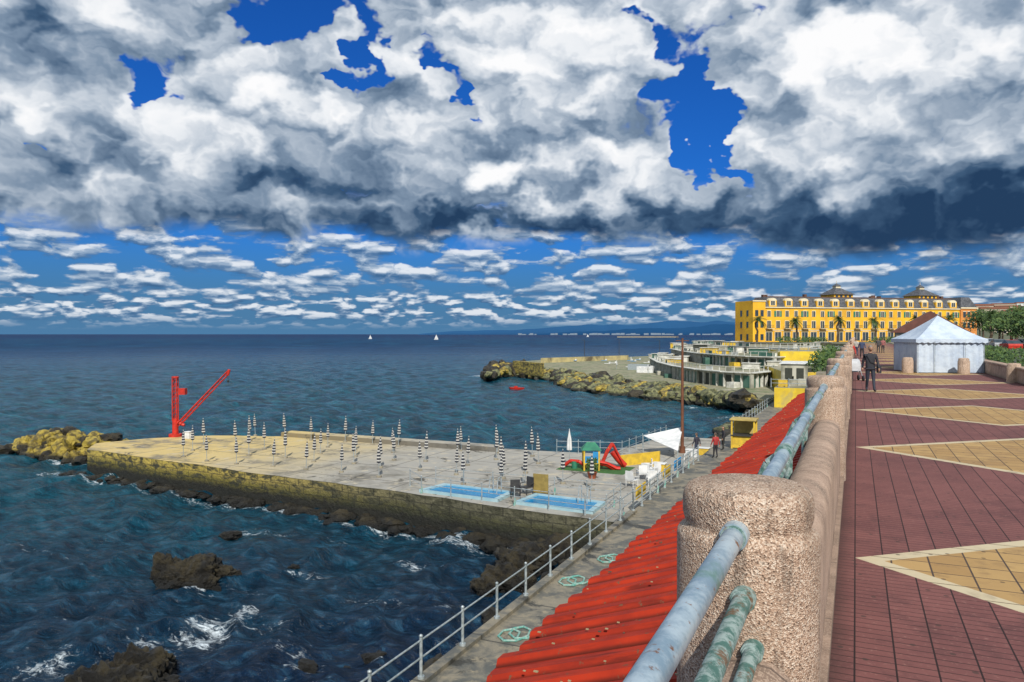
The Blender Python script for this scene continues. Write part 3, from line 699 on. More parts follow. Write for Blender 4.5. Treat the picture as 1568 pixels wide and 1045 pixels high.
mb.obj('storage_boxes',[m_yel,m_white],bevel=.03)
mb=MB()
for k in range(160):
    y_=66+R.random()*48; x_=-10-R.random()*3.2; s_=R.uniform(.3,1.0); rock(mb,x_,y_,R.uniform(-.1,.3),s_,s_,s_*.6,2,m=0 if R.random()<.7 else 1)
mb.obj('shore_rocks',[m_rock,m_rockg])

# ================================================================ FAR BEACH CLUB
plat=[(785,562),(830,568),(870,571),(920,577),(975,584),(1020,590),(1060,597),(1110,606),(1150,612),(1178,612),(1205,598),(1240,575),(1250,540),(1100,540),(1000,545),(900,550),(850,550),(790,554)]
pp=[G(u,v,ZD) for u,v in plat]
m_plat,nt,b,oc=newmat('platform_ground')
n1=nt.noise(oc,.10,7,.7,.8)
col=nt.ramp(n1,[(.36,(.36,.32,.22)),(.44,(.20,.20,.12)),(.5,(.32,.30,.20)),(.56,(.09,.14,.05)),(.62,(.40,.36,.27)),(.7,(.14,.13,.10))])
nt.put(b.inputs['Base Color'],nt.mix(nt.smooth(.4,.65,nt.noise(oc,.9,6,.65)),col,nt.mix(.5,col,(.1,.1,.07)))); b.inputs['Roughness'].default_value=.9
mb=MB(); mb.prism(pp,-1,ZD,0,1); mb.obj('beach_platform',[m_side,m_plat])
mb=MB()
path_=[(745,578),(790,577),(850,585),(875,597),(930,605),(990,611),(1060,618),(1110,623),(1150,624)]
top_=[(745,574),(790,563),(850,569),(875,572),(930,579),(990,587),(1060,598),(1110,607),(1150,613)]
for k in range(760):
    q=R.random()*(len(path_)-1); i=int(q); f_=q-i; g_=R.random()
    lo=Vector(G(path_[i][0]*(1-f_)+path_[i+1][0]*f_,path_[i][1]*(1-f_)+path_[i+1][1]*f_,0))
    hi=Vector(G(top_[i][0]*(1-f_)+top_[i+1][0]*f_,top_[i][1]*(1-f_)+top_[i+1][1]*f_,ZD))
    p=lo.lerp(hi,g_); s_=R.uniform(.5,1.6); rock(mb,p.x,p.y,ZD*g_*.9+R.uniform(-.3,.3),s_*1.2,s_,s_*.8,2,m=0 if R.random()<.6 else (1 if R.random()<.35 else 2))
for k in range(110):
    x_,y_=G(748+R.random()*60,577-R.random()*9,0); s_=R.uniform(.8,2); rock(mb,x_,y_,R.uniform(.2,1.4),s_*1.2,s_,s_,2,m=2 if R.random()<.8 else 1)
mb.obj('shoreline_rocks',[m_rockg,m_rocky,m_rock])
a_=G(785,566,ZD);b_=G(828,571,ZD); mb=MB(); mb.prism([a_,b_,(b_[0],b_[1]+2),(a_[0],a_[1]+2)],ZD-1,ZD+2.2); mb.obj('breakwater_wall',[m_side])
a_=G(828,556,ZD);b_=G(960,551,ZD); mb=MB(); mb.prism([a_,b_,(b_[0],b_[1]+2),(a_[0],a_[1]+2)],ZD,ZD+1.5); mb.obj('breakwater_wall',[mat('yellow_stone',(.5,.42,.2),(.35,.3,.16),.5,c3=(.12,.1,.06),s3=.2)])
arc=[(998,562),(1012,572),(1035,580),(1070,587),(1110,592),(1150,595),(1185,590),(1215,578)]
ap=[Vector(G(u,v,ZD)) for u,v in arc]
def dens(ps,st):
    out=[]
    for i in range(len(ps)-1):
        L=(ps[i+1]-ps[i]).length; n=max(1,round(L/st))
        out+= [ps[i].lerp(ps[i+1],k/n) for k in range(n)]
    return out+[ps[-1]]
m_cab=mat('cabin_white',(.48,.47,.40),(.32,.31,.25),.6,.8,c3=(.18,.18,.14),s3=.3); m_cdoor=mat('cabin_door_green',(.03,.10,.075),(.06,.14,.11),1)
m_open=mat('cabin_interior',(.04,.045,.035))
m_terr=mat('terrace_floor',(.33,.31,.23),(.20,.19,.12),.3,.85,c3=(.1,.13,.06),s3=.12)
m_wth=mat('weathered_white',(.66,.66,.62),(.45,.45,.40),1.2,.7)
back=Vector((.12,1)).normalized()
z0=ZD
for ti,(off,h,nm) in enumerate(((0,2.6,'bathing_cabins'),(17,2.2,'bathing_cabins'),(36,1.4,'bathing_cabins'))):
    ps=dens([p+back*off for p in ap],2.1)
    mb=MB(); outline=ps+[p+back*(22 if ti<2 else 40) for p in ps[::-1]]
    pts=[(p.x,p.y) for p in outline]; mb.prism(pts,z0-.5,z0+h,0,1)
    for i in range(len(ps)-1):
        a_,b_=ps[i],ps[i+1]; d_=(b_-a_).normalized(); nn=Vector((d_.y,-d_.x))
        if nn.y>0: nn=-nn
        def q4(t0,t1,o0,o1,za,zb,m):
            p0,p1=a_.lerp(b_,t0),a_.lerp(b_,t1); mb.prism([tuple(p0+nn*o0),tuple(p1+nn*o0),tuple(p1+nn*o1),tuple(p0+nn*o1)],za,zb,m)
        q4(.18,.86,.02,.1,z0+.05,z0+h-.55,2 if R.random()<.7 else 4); q4(0,.10,.02,.45,z0,z0+h-.3,3 if R.random()<.8 else 0)
        if R.random()<.10: q4(.1,.95,.3,1.9,z0,z0+R.uniform(.8,1.5),R.choice((0,3,5,2)))
        q4(0,1,-.3,.9 if ti<2 else .3,z0+h-.12,z0+h+.03,3)
        q4(0,1,-.25,-.17,z0+h+.85,z0+h+.93,3); q4(0,.05,-.25,-.17,z0+h,z0+h+.9,3)
        if R.random()<.3: q4(0.0,1,-.23,-.19,z0+h+.06,z0+h+.7,R.choice((0,3,2)))
    for k in range(22 if ti<2 else 8):
        j=R.randrange(len(ps)); p=ps[j]+back*R.uniform(3,13); w_=R.uniform(.8,2.2); hh_=R.uniform(.5,1.7 if ti<2 else 1.1)
        mb.box(p.x-w_,p.x+w_,p.y-1,p.y+1,z0+h,z0+h+hh_,R.choice((0,0,3,5,2,4))); mb.box(p.x-w_-.15,p.x+w_+.15,p.y-1.2,p.y+1.2,z0+h+hh_,z0+h+hh_+.1,3)
    mb.obj(nm,[m_cab,m_terr,m_cdoor,m_wth,m_open,m_yel]); z0+=h
mb=MB()
for k in range(190):
    if k<130: u,v,z_=R.uniform(850,1150),R.uniform(552,600),ZD
    else: u,v,z_=R.uniform(1030,1210),R.uniform(538,550),ZD+2.6
    if k<130 and v>553+(u-850)*.15: continue
    x_,y_=G(u,v,z_)
    if k%3==0: mb.tube((x_,y_,z_),(x_,y_,z_+2.1),.05,n=5,m=1); mb.rev([(.12,z_+.9),(.28,z_+1.0),(.05,z_+2.2)],x_,y_,6,R.choice((0,0,2)))
    elif k%7==1: w_=R.uniform(1,3.5); mb.box(x_-w_,x_+w_,y_-1,y_+1,z_,z_+R.uniform(.5,2.0),R.choice((0,4,2,1)))
    else: mb.box(x_-.9,x_+.9,y_-.35,y_+.35,z_+.3,z_+.42,R.choice((0,0,3))); mb.box(x_+.5,x_+.9,y_-.35,y_+.35,z_+.42,z_+.85,0)
mb.obj('sun_loungers',[m_white,m_metal,m_yel,m_blue,m_cdoor])
mb=MB()
for u,v in ((948,548),(1010,552),(895,552)):
    x_,y_=G(u,v,ZD); mb.tube((x_,y_,ZD),(x_,y_,ZD+7),.12,.08,n=6); mb.box(x_-1,x_+.1,y_-.1,y_+.1,ZD+6.9,ZD+7.05)
mb.obj('lamp_posts',[m_dark])
m_ys=mat('yellow_render',(.74,.54,.03),(.60,.42,.03),.6,.75,c3=(.45,.36,.12),s3=.5)
mb=MB()
mb.prism([(-9.2,118),(-.7,118),(-.7,190),(-14,190),(-16,150)],-1,5.0,0,1)
mb.prism([(-13,150),(-.7,150),(-.7,192),(-22,192)],4,7.6,0,1)
mb.prism([(-8.6,92),(-1,92),(-1,117),(-8.8,117)],ZW-.2,4.6,0,1)
vs=[(-8.9,118,4.6),(-.8,118,4.6),(-.8,117.6,4.6),(-8.9,117.6,4.6),(-8.9,118,5.2),(-.8,118,8.4),(-.8,117.6,8.4),(-8.9,117.6,5.2)]
mb.add(vs,[(0,3,2,1),(4,5,6,7),(3,0,4,7),(2,3,7,6),(1,2,6,5),(0,1,5,4)],0)
mb.obj('yellow_retaining_wall',[m_ys,m_terr])
mb=MB()
for k in range(14):
    x_=-7.8+(k%7)*1.0; y_=94+k*1.5; mb.box(x_-.5,x_+.5,y_-.5,y_+.5,4.6,5.2+R.random(),R.choice((0,1)))
mb.box(-8.9,-3,104,112,4.6,6.9,0); mb.box(-9.1,-2.8,103.8,112.2,6.9,7.05,2)
for k in range(4): mb.box(-8.4+k*1.4,-7.5+k*1.4,103.95,103.99,5,6.4,3)
mb.obj('beach_bar',[m_cab,m_yel,m_white,m_open],bevel=.04)
railing('railing',[(-9,92.5,4.6),(-1.2,92.5,4.6)],h=1,step=1.8,r=.04)
railing('railing',[(-15,151,7.6),(-1.2,151,7.6)],h=1,step=1.8,r=.05)

# ================================================================ HOTEL
hx,hy=rng(1151,214); hx2,hy2=rng(1494,232); L=math.hypot(hx2-hx,hy2-hy); rz=math.atan2(hy2-hy,hx2-hx)
m_hy=mat('hotel_yellow',(.80,.45,.022),(.68,.37,.022),.3,.8,c3=(.58,.31,.03),s3=.15); m_ho=mat('hotel_orange',(.62,.25,.06),(.52,.2,.05),.3,.8)
m_slate=mat('slate_roof',(.11,.115,.13),(.06,.065,.075),1.5,.8,spec=.2); m_trim=mat('hotel_trim',(.72,.64,.46),(.60,.52,.36),.5,.7)
m_brn=mat('brown_gutter',(.12,.06,.04))
e=empty('yellow_hotel',(hx,hy,ZP),rz); e.scale=(1,1,.965); WH=10.3; DP=9.5
mb=MB(); mb.box(4,L-6,0,DP,0,WH,0); mb.box(0,3.99,-.6,DP-.5,0,WH+1.9,0); mb.box(L-5.99,L,-.4,DP,0,WH+.3,1); mb.obj('walls',[m_hy,m_ho],parent=e)
mb=MB(); mb.box(3.9,L-6,-.35,-.003,WH-.2,WH+.1,0); mb.box(4,L-6,-.12,-.003,3.35,3.55,0)
mb.box(-.15,4.1,-.8,-.603,WH+1.6,WH+2,0); mb.box(L-6.1,L+.2,-.7,-.403,WH+.1,WH+.5,0)
gb=MB(); fb=MB(); bb=MB(); nb=23; bw=(L-10)/nb
for k in range(nb):
    cx_=4+bw*(k+.5)
    for fl,(zb,hh_) in enumerate(((.3,2.6),(4.1,2.1),(7.5,1.7))):
        ww=.58 if fl else .95
        if fl==2: ww=.5
        gb.box(cx_-ww,cx_+ww,-.03,-.004,zb,zb+hh_)
        fb.box(cx_-ww-.13,cx_-ww,-.14,-.004,zb-.05,zb+hh_+.16); fb.box(cx_+ww,cx_+ww+.13,-.14,-.004,zb-.05,zb+hh_+.16); fb.box(cx_-ww,cx_+ww,-.14,-.004,zb+hh_,zb+hh_+.16); fb.box(cx_-.04,cx_+.04,-.06,-.031,zb,zb+hh_)
        if fl==1 and k%2==0:
            bb.box(cx_-1.1,cx_+1.1,-1.1,-.15,zb-.25,zb-.1,1)
            for q in range(9): bb.tube((cx_-1.05+q*.26,-1.05,zb-.1),(cx_-1.05+q*.26,-1.05,zb+.85),.03,n=4,m=0)
            bb.box(cx_-1.1,cx_+1.1,-1.1,-1.02,zb+.85,zb+.92,0)
        if fl==2 and k%3==1:
            bb.box(cx_-1.2,cx_-.65,-.1,-.01,zb,zb+hh_,2); bb.box(cx_+.65,cx_+1.2,-.1,-.01,zb,zb+hh_,2)
for zb in (.5,4.2,7.6): 
    for cx_ in (1.2,2.9): gb.box(cx_-.5,cx_+.5,-.64,-.604,zb,zb+1.8)
    for cx_ in (L-4.6,L-3,L-1.4): gb.box(cx_-.5,cx_+.5,-.44,-.404,zb,zb+1.8); fb.box(cx_-.65,cx_+.65,-.5,-.404,zb+1.8,zb+2.0)
    for yy_ in (2.2,5.6): gb.box(-.05,-.004,yy_-.5,yy_+.5,zb,zb+1.8)
mb.obj('cornices',[m_trim],parent=e); gb.obj('windows',[m_glass],parent=e); fb.obj('window_frames',[m_trim],parent=e); bb.obj('balconies',[m_dark,m_trim,m_green],parent=e)
mb=MB(); a0,a1=4,L-6
def mans(x0,x1,y0,y1,z0,ins,h,m=0):
    mb.add([(x0,y0,z0),(x1,y0,z0),(x1,y1,z0),(x0,y1,z0),(x0+ins,y0+ins,z0+h),(x1-ins,y0+ins,z0+h),(x1-ins,y1-ins,z0+h),(x0+ins,y1-ins,z0+h)],[(0,1,5,4),(1,2,6,5),(2,3,7,6),(3,0,4,7),(4,5,6,7)],m)
mans(a0,a1,-.3,DP,WH+.1,1.8,3.1); mans(L-6.1,L+.1,-.5,DP,WH+.5,1.6,3.3)
mb.box(a0+1.7,a1-1.7,1.4,1.6,WH+3.1,WH+3.35,1)
for k in range(14): 
    xx=6+R.random()*(L-14); mb.box(xx,xx+.8,5,6,WH+3,WH+R.uniform(3.8,4.6),1)
mb.obj('mansard_roof',[m_slate,m_brn],parent=e)
mb=MB()
for k in range(13):
    cx_=4+(L-10)*(k+.5)/13
    mb.box(cx_-1.25,cx_+1.25,-.25,1.9,WH+.12,WH+2.0,0)
    n=8; ar=[(cx_-1.25*math.cos(math.pi*i/n),WH+2.0+.75*math.sin(math.pi*i/n)) for i in range(n+1)]
    mb.add([(x_,-.25,z_) for x_,z_ in ar]+[(x_,1.9,z_) for x_,z_ in ar],[list(range(n+1))[::-1]]+[(i,i+1,n+2+i,n+1+i) for i in range(n)],2)
    ar2=[(cx_-.85*math.cos(math.pi*i/n),WH+1.75+.6*math.sin(math.pi*i/n)) for i in range(n+1)]
    mb.add([(cx_-.85,-.28,WH+.5)]+[(x_,-.28,z_) for x_,z_ in ar2]+[(cx_+.85,-.28,WH+.5)],[list(range(n+3))[::-1]],2)
    mb.box(cx_-.6,cx_-.06,-.31,-.283,WH+.6,WH+1.9,3); mb.box(cx_+.06,cx_+.6,-.31,-.283,WH+.6,WH+1.9,3)
mb.obj('dormers',[m_hy,m_slate,m_trim,m_glass],parent=e)
mb=MB()
for fr in (.405,.79):
    cx_=L*fr; mb.box(cx_-3.2,cx_+3.2,1.5,7.9,WH+3.1,WH+4.2,0); mans(cx_-3.7,cx_+3.7,1.0,8.4,WH+4.2,2.9,2.1,1)
    mb.box(cx_-.8,cx_+.8,3.9,5.5,WH+6.3,WH+6.9,2); mans(cx_-1,cx_+1,3.7,5.7,WH+6.9,.95,.9,1); mb.tube((cx_,4.7,WH+7.7),(cx_,4.7,WH+8.6),.07,n=5,m=2)
    for q in range(4): mb.box(cx_-2.7+q*1.5,cx_-1.9+q*1.5,1.45,1.495,WH+3.3,WH+4.0,3)
mb.obj('cupolas',[m_hy,m_slate,m_trim,m_glass],parent=e)

def palm_obj(loc,h,seed):
    mb=MB(); R.seed(seed); pts=[(R.uniform(-.1,.1)*k,R.uniform(-.1,.1)*k,h*k/6) for k in range(7)]; mb.path(pts,[.32-.02*k for k in range(7)],10,0)
    top=Vector(pts[-1])
    for k in range(34):
        an=R.uniform(0,6.28); el=R.uniform(-.5,1.2); Ln=R.uniform(2.4,3.6); d=Vector((math.cos(an)*math.cos(el),math.sin(an)*math.cos(el),math.sin(el))); sd_=Vector((-math.sin(an),math.cos(an),0))
        prev=None
        for s in range(9):
            q=s/8; p=top+d*Ln*q+Vector((0,0,-1.9*q*q)); 
            if prev is not None:
                for sg in (-1,1):
                    for hh_ in (0,.5):
                        b0_=prev.lerp(p,hh_); wd=.62*math.sin(math.pi*min(.95,q*.8+.2)); mb.add([b0_,prev.lerp(p,hh_+.35),b0_+sd_*sg*wd+d*.2+Vector((0,0,-.28))],[(0,1,2)],1 if (s+k)%3 else 2)
            prev=p
    return mb.obj('palm_tree',[m_bark,m_leafA,m_leafB],loc=loc)
for i,(u,d_,h) in enumerate(((1159,205,6.2),(1221,207,6.0),(1283,208,6.3),(1341,212,6.1),(1404,214,6.6),(1454,205,6.5),(1517,150,6.0),(1556,140,6.2))):
    x_,y_=rng(u,d_); palm_obj((x_,y_,ZP),h,100+i)
R.seed(55)
def tree_obj(loc,h,w_,name='tree',n=1500):
    mb=MB(); mb.path([(0,0,0),(.1,.1,h*.25),(0,.1,h*.5)],[.3,.22,.16],8,0)
    for k in range(9):
        an=R.uniform(0,6.28); c_=(math.cos(an)*w_*.5*R.random(),math.sin(an)*w_*.5*R.random(),h*R.uniform(.5,.85)); mb.tube((0,.1,h*.4),c_,.1,.04,n=5,m=0)
        leaves(mb,c_,(w_*.34,w_*.34,h*.2),n//9,.28,1)
    return mb.obj(name,[m_bark,m_leafA,m_leafB],loc=loc)
for u,d_,h,w_ in ((1505,175,8,7),(1530,165,7.5,8),(1548,120,5,6),(1575,110,6.5,6),(1500,260,11,10),(1600,100,6,7),(1535,230,10,10)):
    x_,y_=rng(u,d_); tree_obj((x_,y_,ZP),h,w_)
mb=MB()
for k in range(26):
    x_,y_=rng(1165+R.random()*330,R.uniform(196,206)); leaves(mb,(x_,y_,ZP+.7),(2.4,1.2,.9),90,.3,0)
mb.obj('hedge',[m_leafA,m_leafB])
mb=MB()
for k in range(16): leaves(mb,(8.0+R.uniform(-.3,.6),44+k*2.3,ZP+.8),(.9,1.3,.7),220,.12,0)
mb.obj('hedge',[m_leafA,m_leafB])
mb=MB()
for k in range(9):
    x_,y_=-1.6+R.uniform(-.9,.3),62+k*2.2; leaves(mb,(x_,y_,ZP+.0+R.uniform(-.5,.5)),(1.0,1.4,.9),260,.16,0)
mb.box(-2.6,-.65,58.2,84,ZW,ZP-.6,2)
mb.obj('shrub_planting',[m_leafA,m_leafB,m_conc])

mb=MB(); hill=[]
n=60
for i in range(n+1):
    u=1490+i*14; 
    for j,(d_,zz) in enumerate(((330,8),(450,18+4*math.sin(i*.25)),(620,28+6*math.sin(i*.17+1)),(1000,38))): x_,y_=rng(u,d_); hill.append((x_,y_,zz+R.uniform(-1,1)))
mb.add(hill,[(i*4+j,(i+1)*4+j,(i+1)*4+j+1,i*4+j+1) for i in range(n) for j in range(3)],0,True)
mb.obj('hills',[mat('hill_green',(.05,.08,.04),(.10,.11,.07),.03,.9)])
mb=MB()
for k in range(80):
    u=1497+R.random()*110; d_=R.uniform(360,620); x_,y_=rng(u,d_); zz=8+ (d_-330)*.068; w_=R.uniform(4,9); h_=R.uniform(4,9); c_=R.choice((0,0,1,2))
    mb.box(x_-w_,x_+w_,y_-5,y_+5,zz-3,zz+h_,c_); mb.box(x_-w_-.3,x_+w_+.3,y_-5.3,y_+5.3,zz+h_,zz+h_+.8,3)
    for a in range(4):
        for b_ in range(2): mb.box(x_-w_+1+a*w_*.48,x_-w_+2+a*w_*.48,y_-5.05,y_-5.003,zz+.8+b_*3,zz+2.3+b_*3,4)
mb.obj('town_houses',[mat('wall_cream',(.55,.48,.38)),mat('wall_pink',(.5,.3,.22)),m_white,mat('tile_roof',(.25,.1,.06)),m_glass])
mb=MB()
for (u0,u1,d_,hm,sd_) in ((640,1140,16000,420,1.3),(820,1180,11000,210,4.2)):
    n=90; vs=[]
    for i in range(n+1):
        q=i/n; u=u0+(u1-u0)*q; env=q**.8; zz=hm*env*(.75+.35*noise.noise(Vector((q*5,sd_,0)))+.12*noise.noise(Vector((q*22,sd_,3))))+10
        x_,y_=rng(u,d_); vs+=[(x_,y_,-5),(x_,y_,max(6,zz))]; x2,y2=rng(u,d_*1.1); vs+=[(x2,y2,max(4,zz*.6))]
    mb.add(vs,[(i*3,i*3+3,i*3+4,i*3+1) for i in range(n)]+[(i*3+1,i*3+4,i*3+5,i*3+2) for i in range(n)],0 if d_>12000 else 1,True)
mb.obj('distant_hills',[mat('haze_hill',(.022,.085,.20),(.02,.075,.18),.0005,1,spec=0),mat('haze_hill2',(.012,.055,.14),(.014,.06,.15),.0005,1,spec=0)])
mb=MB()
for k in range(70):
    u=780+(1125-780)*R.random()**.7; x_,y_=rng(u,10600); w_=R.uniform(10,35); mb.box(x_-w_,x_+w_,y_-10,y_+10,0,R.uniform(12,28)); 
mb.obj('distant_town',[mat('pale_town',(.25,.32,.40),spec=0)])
a_=rng(945,2400);b_=rng(1035,2400); mb=MB(); mb.prism([a_,b_,(b_[0],b_[1]+40),(a_[0],a_[1]+40)],-1,4); mb.obj('harbour_mole',[m_conc])
for u,d_,s in ((567,1700,.8),(668,1500,.9),(900,3000,1.0)):
    x_,y_=rng(u,d_); mb=MB(); r_=rt
    c_=Vector((x_,y_,0)); mb.add([c_+r_*-5*s,c_+r_*4*s,c_+r_*5*s+Vector((0,0,1.2*s)),c_+r_*-5*s+Vector((0,0,1.2*s)),c_+fw*1.5+r_*-4*s+Vector((0,0,1.2*s)),c_+fw*1.5+r_*3*s+Vector((0,0,1.2*s))],[(0,1,2,3),(3,2,5,4)])
    mb.add([c_+Vector((0,0,1.6*s)),c_+r_*-4*s+Vector((0,0,1.8*s)),c_+Vector((0,0,11*s)),c_+r_*.4*s+Vector((0,0,1.6*s)),c_+r_*4.5*s+Vector((0,0,1.4*s))],[(0,2,1),(3,4,2)])
    mb.tube(c_,c_+Vector((0,0,12*s)),.15,n=5); mb.obj('sailboat',[m_white])
x_,y_=G(790,597,0); mb=MB(); n=8
hull=[(-1.6,0),(-1.2,.45),(0,.55),(1.2,.4),(1.9,0),(1.2,-.4),(0,-.55),(-1.2,-.45)]
mb.add([(x_+a*.75,y_+b_*.7,-.1) for a,b_ in hull]+[(x_+a,y_+b_,.45) for a,b_ in hull],[(i,(i+1)%n,n+(i+1)%n,n+i) for i in range(n)]+[tuple(range(n,2*n))]); mb.box(x_-.3,x_+.3,y_-.2,y_+.2,.45,.7); mb.obj('rowing_boat',[m_red])

# ================================================================ TENT, RIGHT WALL, CARS
tx,ty=G(1439,571,ZP); ty+=1.4; e=empty('marquee_tent',(tx,ty,ZP),rz=.30)
hw=1.80; m_tent=mat('tent_fabric',(.50,.58,.68),(.40,.48,.60),1.5,.8,.5,.08)
mb=MB()
cs=[(-hw,-hw),(hw,-hw),(hw,hw),(-hw,hw)]
for i in range(4):
    a_,b_=Vector(cs[i]),Vector(cs[(i+1)%4]); n=36; vs=[]; nn=Vector(((b_-a_).y,-(b_-a_).x)).normalized()
    for k in range(n+1):
        p=a_.lerp(b_,k/n)+nn*(.03*math.sin(k*1.7)+.02*math.sin(k*4.1)-.03); vs+=[(p.x,p.y,.03),(p.x,p.y,1.85)]
    mb.add(vs,[(2*k,2*k+2,2*k+3,2*k+1) for k in range(n)],0,True)
mb.obj('side_walls',[m_tent],parent=e)
mb=MB(); n=10
for i in range(4):
    a_,b_=Vector((*cs[i],1.92))*1,Vector((*cs[(i+1)%4],1.92)); a_.x*=1.06;a_.y*=1.06;b_.x*=1.06;b_.y*=1.06
    vs=[]
    for r_ in range(n+1):
        q=r_/n; 
        for k in range(n+1):
            p=a_.lerp(b_,k/n); p=p.lerp(Vector((0,0,p.z)),q); p.z=1.92+(3.3-1.92)*(q**1.2); vs.append(p)
    mb.add(vs,[(r_*(n+1)+k,r_*(n+1)+k+1,(r_+1)*(n+1)+k+1,(r_+1)*(n+1)+k) for r_ in range(n) for k in range(n)],0,True)
    vs=[]
    for k in range(25):
        p=a_.lerp(b_,k/24); vs+=[(p.x,p.y,1.92),(p.x,p.y,1.74-.05*(k%2))]
    mb.add(vs,[(2*k,2*k+1,2*k+3,2*k+2) for k in range(24)],0)
mb.obj('roof_canopy',[m_tent],parent=e)
mb=MB()
for c_ in cs: mb.tube((c_[0]*.97,c_[1]*.97,0),(c_[0]*.97,c_[1]*.97,1.95),.04,n=6)
mb.tube((-.9,-hw-.10,.03),(-.9,-hw-.10,1.8),.02,n=5); mb.tube((.7,-hw-.10,.03),(.7,-hw-.10,1.8),.015,n=5); mb.tube((0,0,1.9),(0,0,3.4),.04,n=6)
mb.obj('poles',[m_metal],parent=e)
mb=MB(); mb.box(tx-2.0,tx+1.8,ty+3.2,ty+6,ZP,ZP+2.3,0); mb.add([(tx-2.3,ty+3,ZP+2.3),(tx+2.1,ty+3,ZP+2.3),(tx+2.1,ty+6.2,ZP+2.3),(tx-2.3,ty+6.2,ZP+2.3),(tx-.1,ty+3,ZP+3.65),(tx-.1,ty+6.2,ZP+3.65)],[(0,3,5,4),(1,4,5,2),(0,4,1),(3,2,5)],1); mb.obj('promenade_kiosk',[m_cab,mat('kiosk_roof',(.14,.05,.035))])
mb=MB(); mb.box(6.6,6.95,37.5,72,ZP,ZP+.62); mb.box(6.55,7.0,37.5,72,ZP+.62,ZP+.72); mb.obj('low_boundary_wall',[m_par],bevel=.03)
for u,v in ((1553,586),(1476,573),(1390,571)):
    x_,y_=G(u,v,ZP); mb=MB(); mb.rev([(.3,ZP),(.3,ZP+.7),(.27,ZP+.74),(.27,ZP+.84),(.2,ZP+.88),(.01,ZP+.89)],x_,y_,24); mb.obj('granite_bollard',[m_gran])
def car(loc,rz,m):
    e=empty('parked_car',loc,rz); mb=MB()
    pr_=[(-2.05,.35),(-2.1,.75),(-1.95,.95),(-1.1,1.0),(1.45,.98),(2.0,.9),(2.1,.6),(2.05,.3)]
    vs=[(x_,s*.85*(.93 if abs(x_)>1.9 else 1),z_) for s in (-1,1) for x_,z_ in pr_]; n=len(pr_)
    mb.add(vs,[list(range(n))[::-1],list(range(n,2*n))]+[(i,(i+1)%n,n+(i+1)%n,n+i) for i in range(n)],0)
    gr=[(-1.7,.97),(-1.25,1.42),(.35,1.46),(1.15,.98)]
    vs=[(x_,s*(.78 if z_<1.2 else .62),z_) for s in (-1,1) for x_,z_ in gr]; mb.add(vs,[(3,2,1,0),(4,5,6,7)]+[(0,1,5,4),(2,3,7,6)],1); mb.add(vs,[(1,2,6,5)],0)
    mb.obj('body',[m,m_glass],parent=e); mb=MB()
    for x_ in (-1.3,1.3):
        for s in (-1,1): mb.tube((x_,s*.66,.32),(x_,s*.87,.32),.32,n=16)
    mb.obj('wheels',[m_dark],parent=e)
for k,(u,d_,mm) in enumerate(((1513,128,m_white),(1528,112,mat('car_silver',(.4,.42,.45),rough=.3)),(1548,98,m_red),(1562,112,m_dark),(1506,150,m_yel))):
    x_,y_=rng(u,d_); car((x_,y_,ZP+.005),math.pi/2+.05*k,mm)

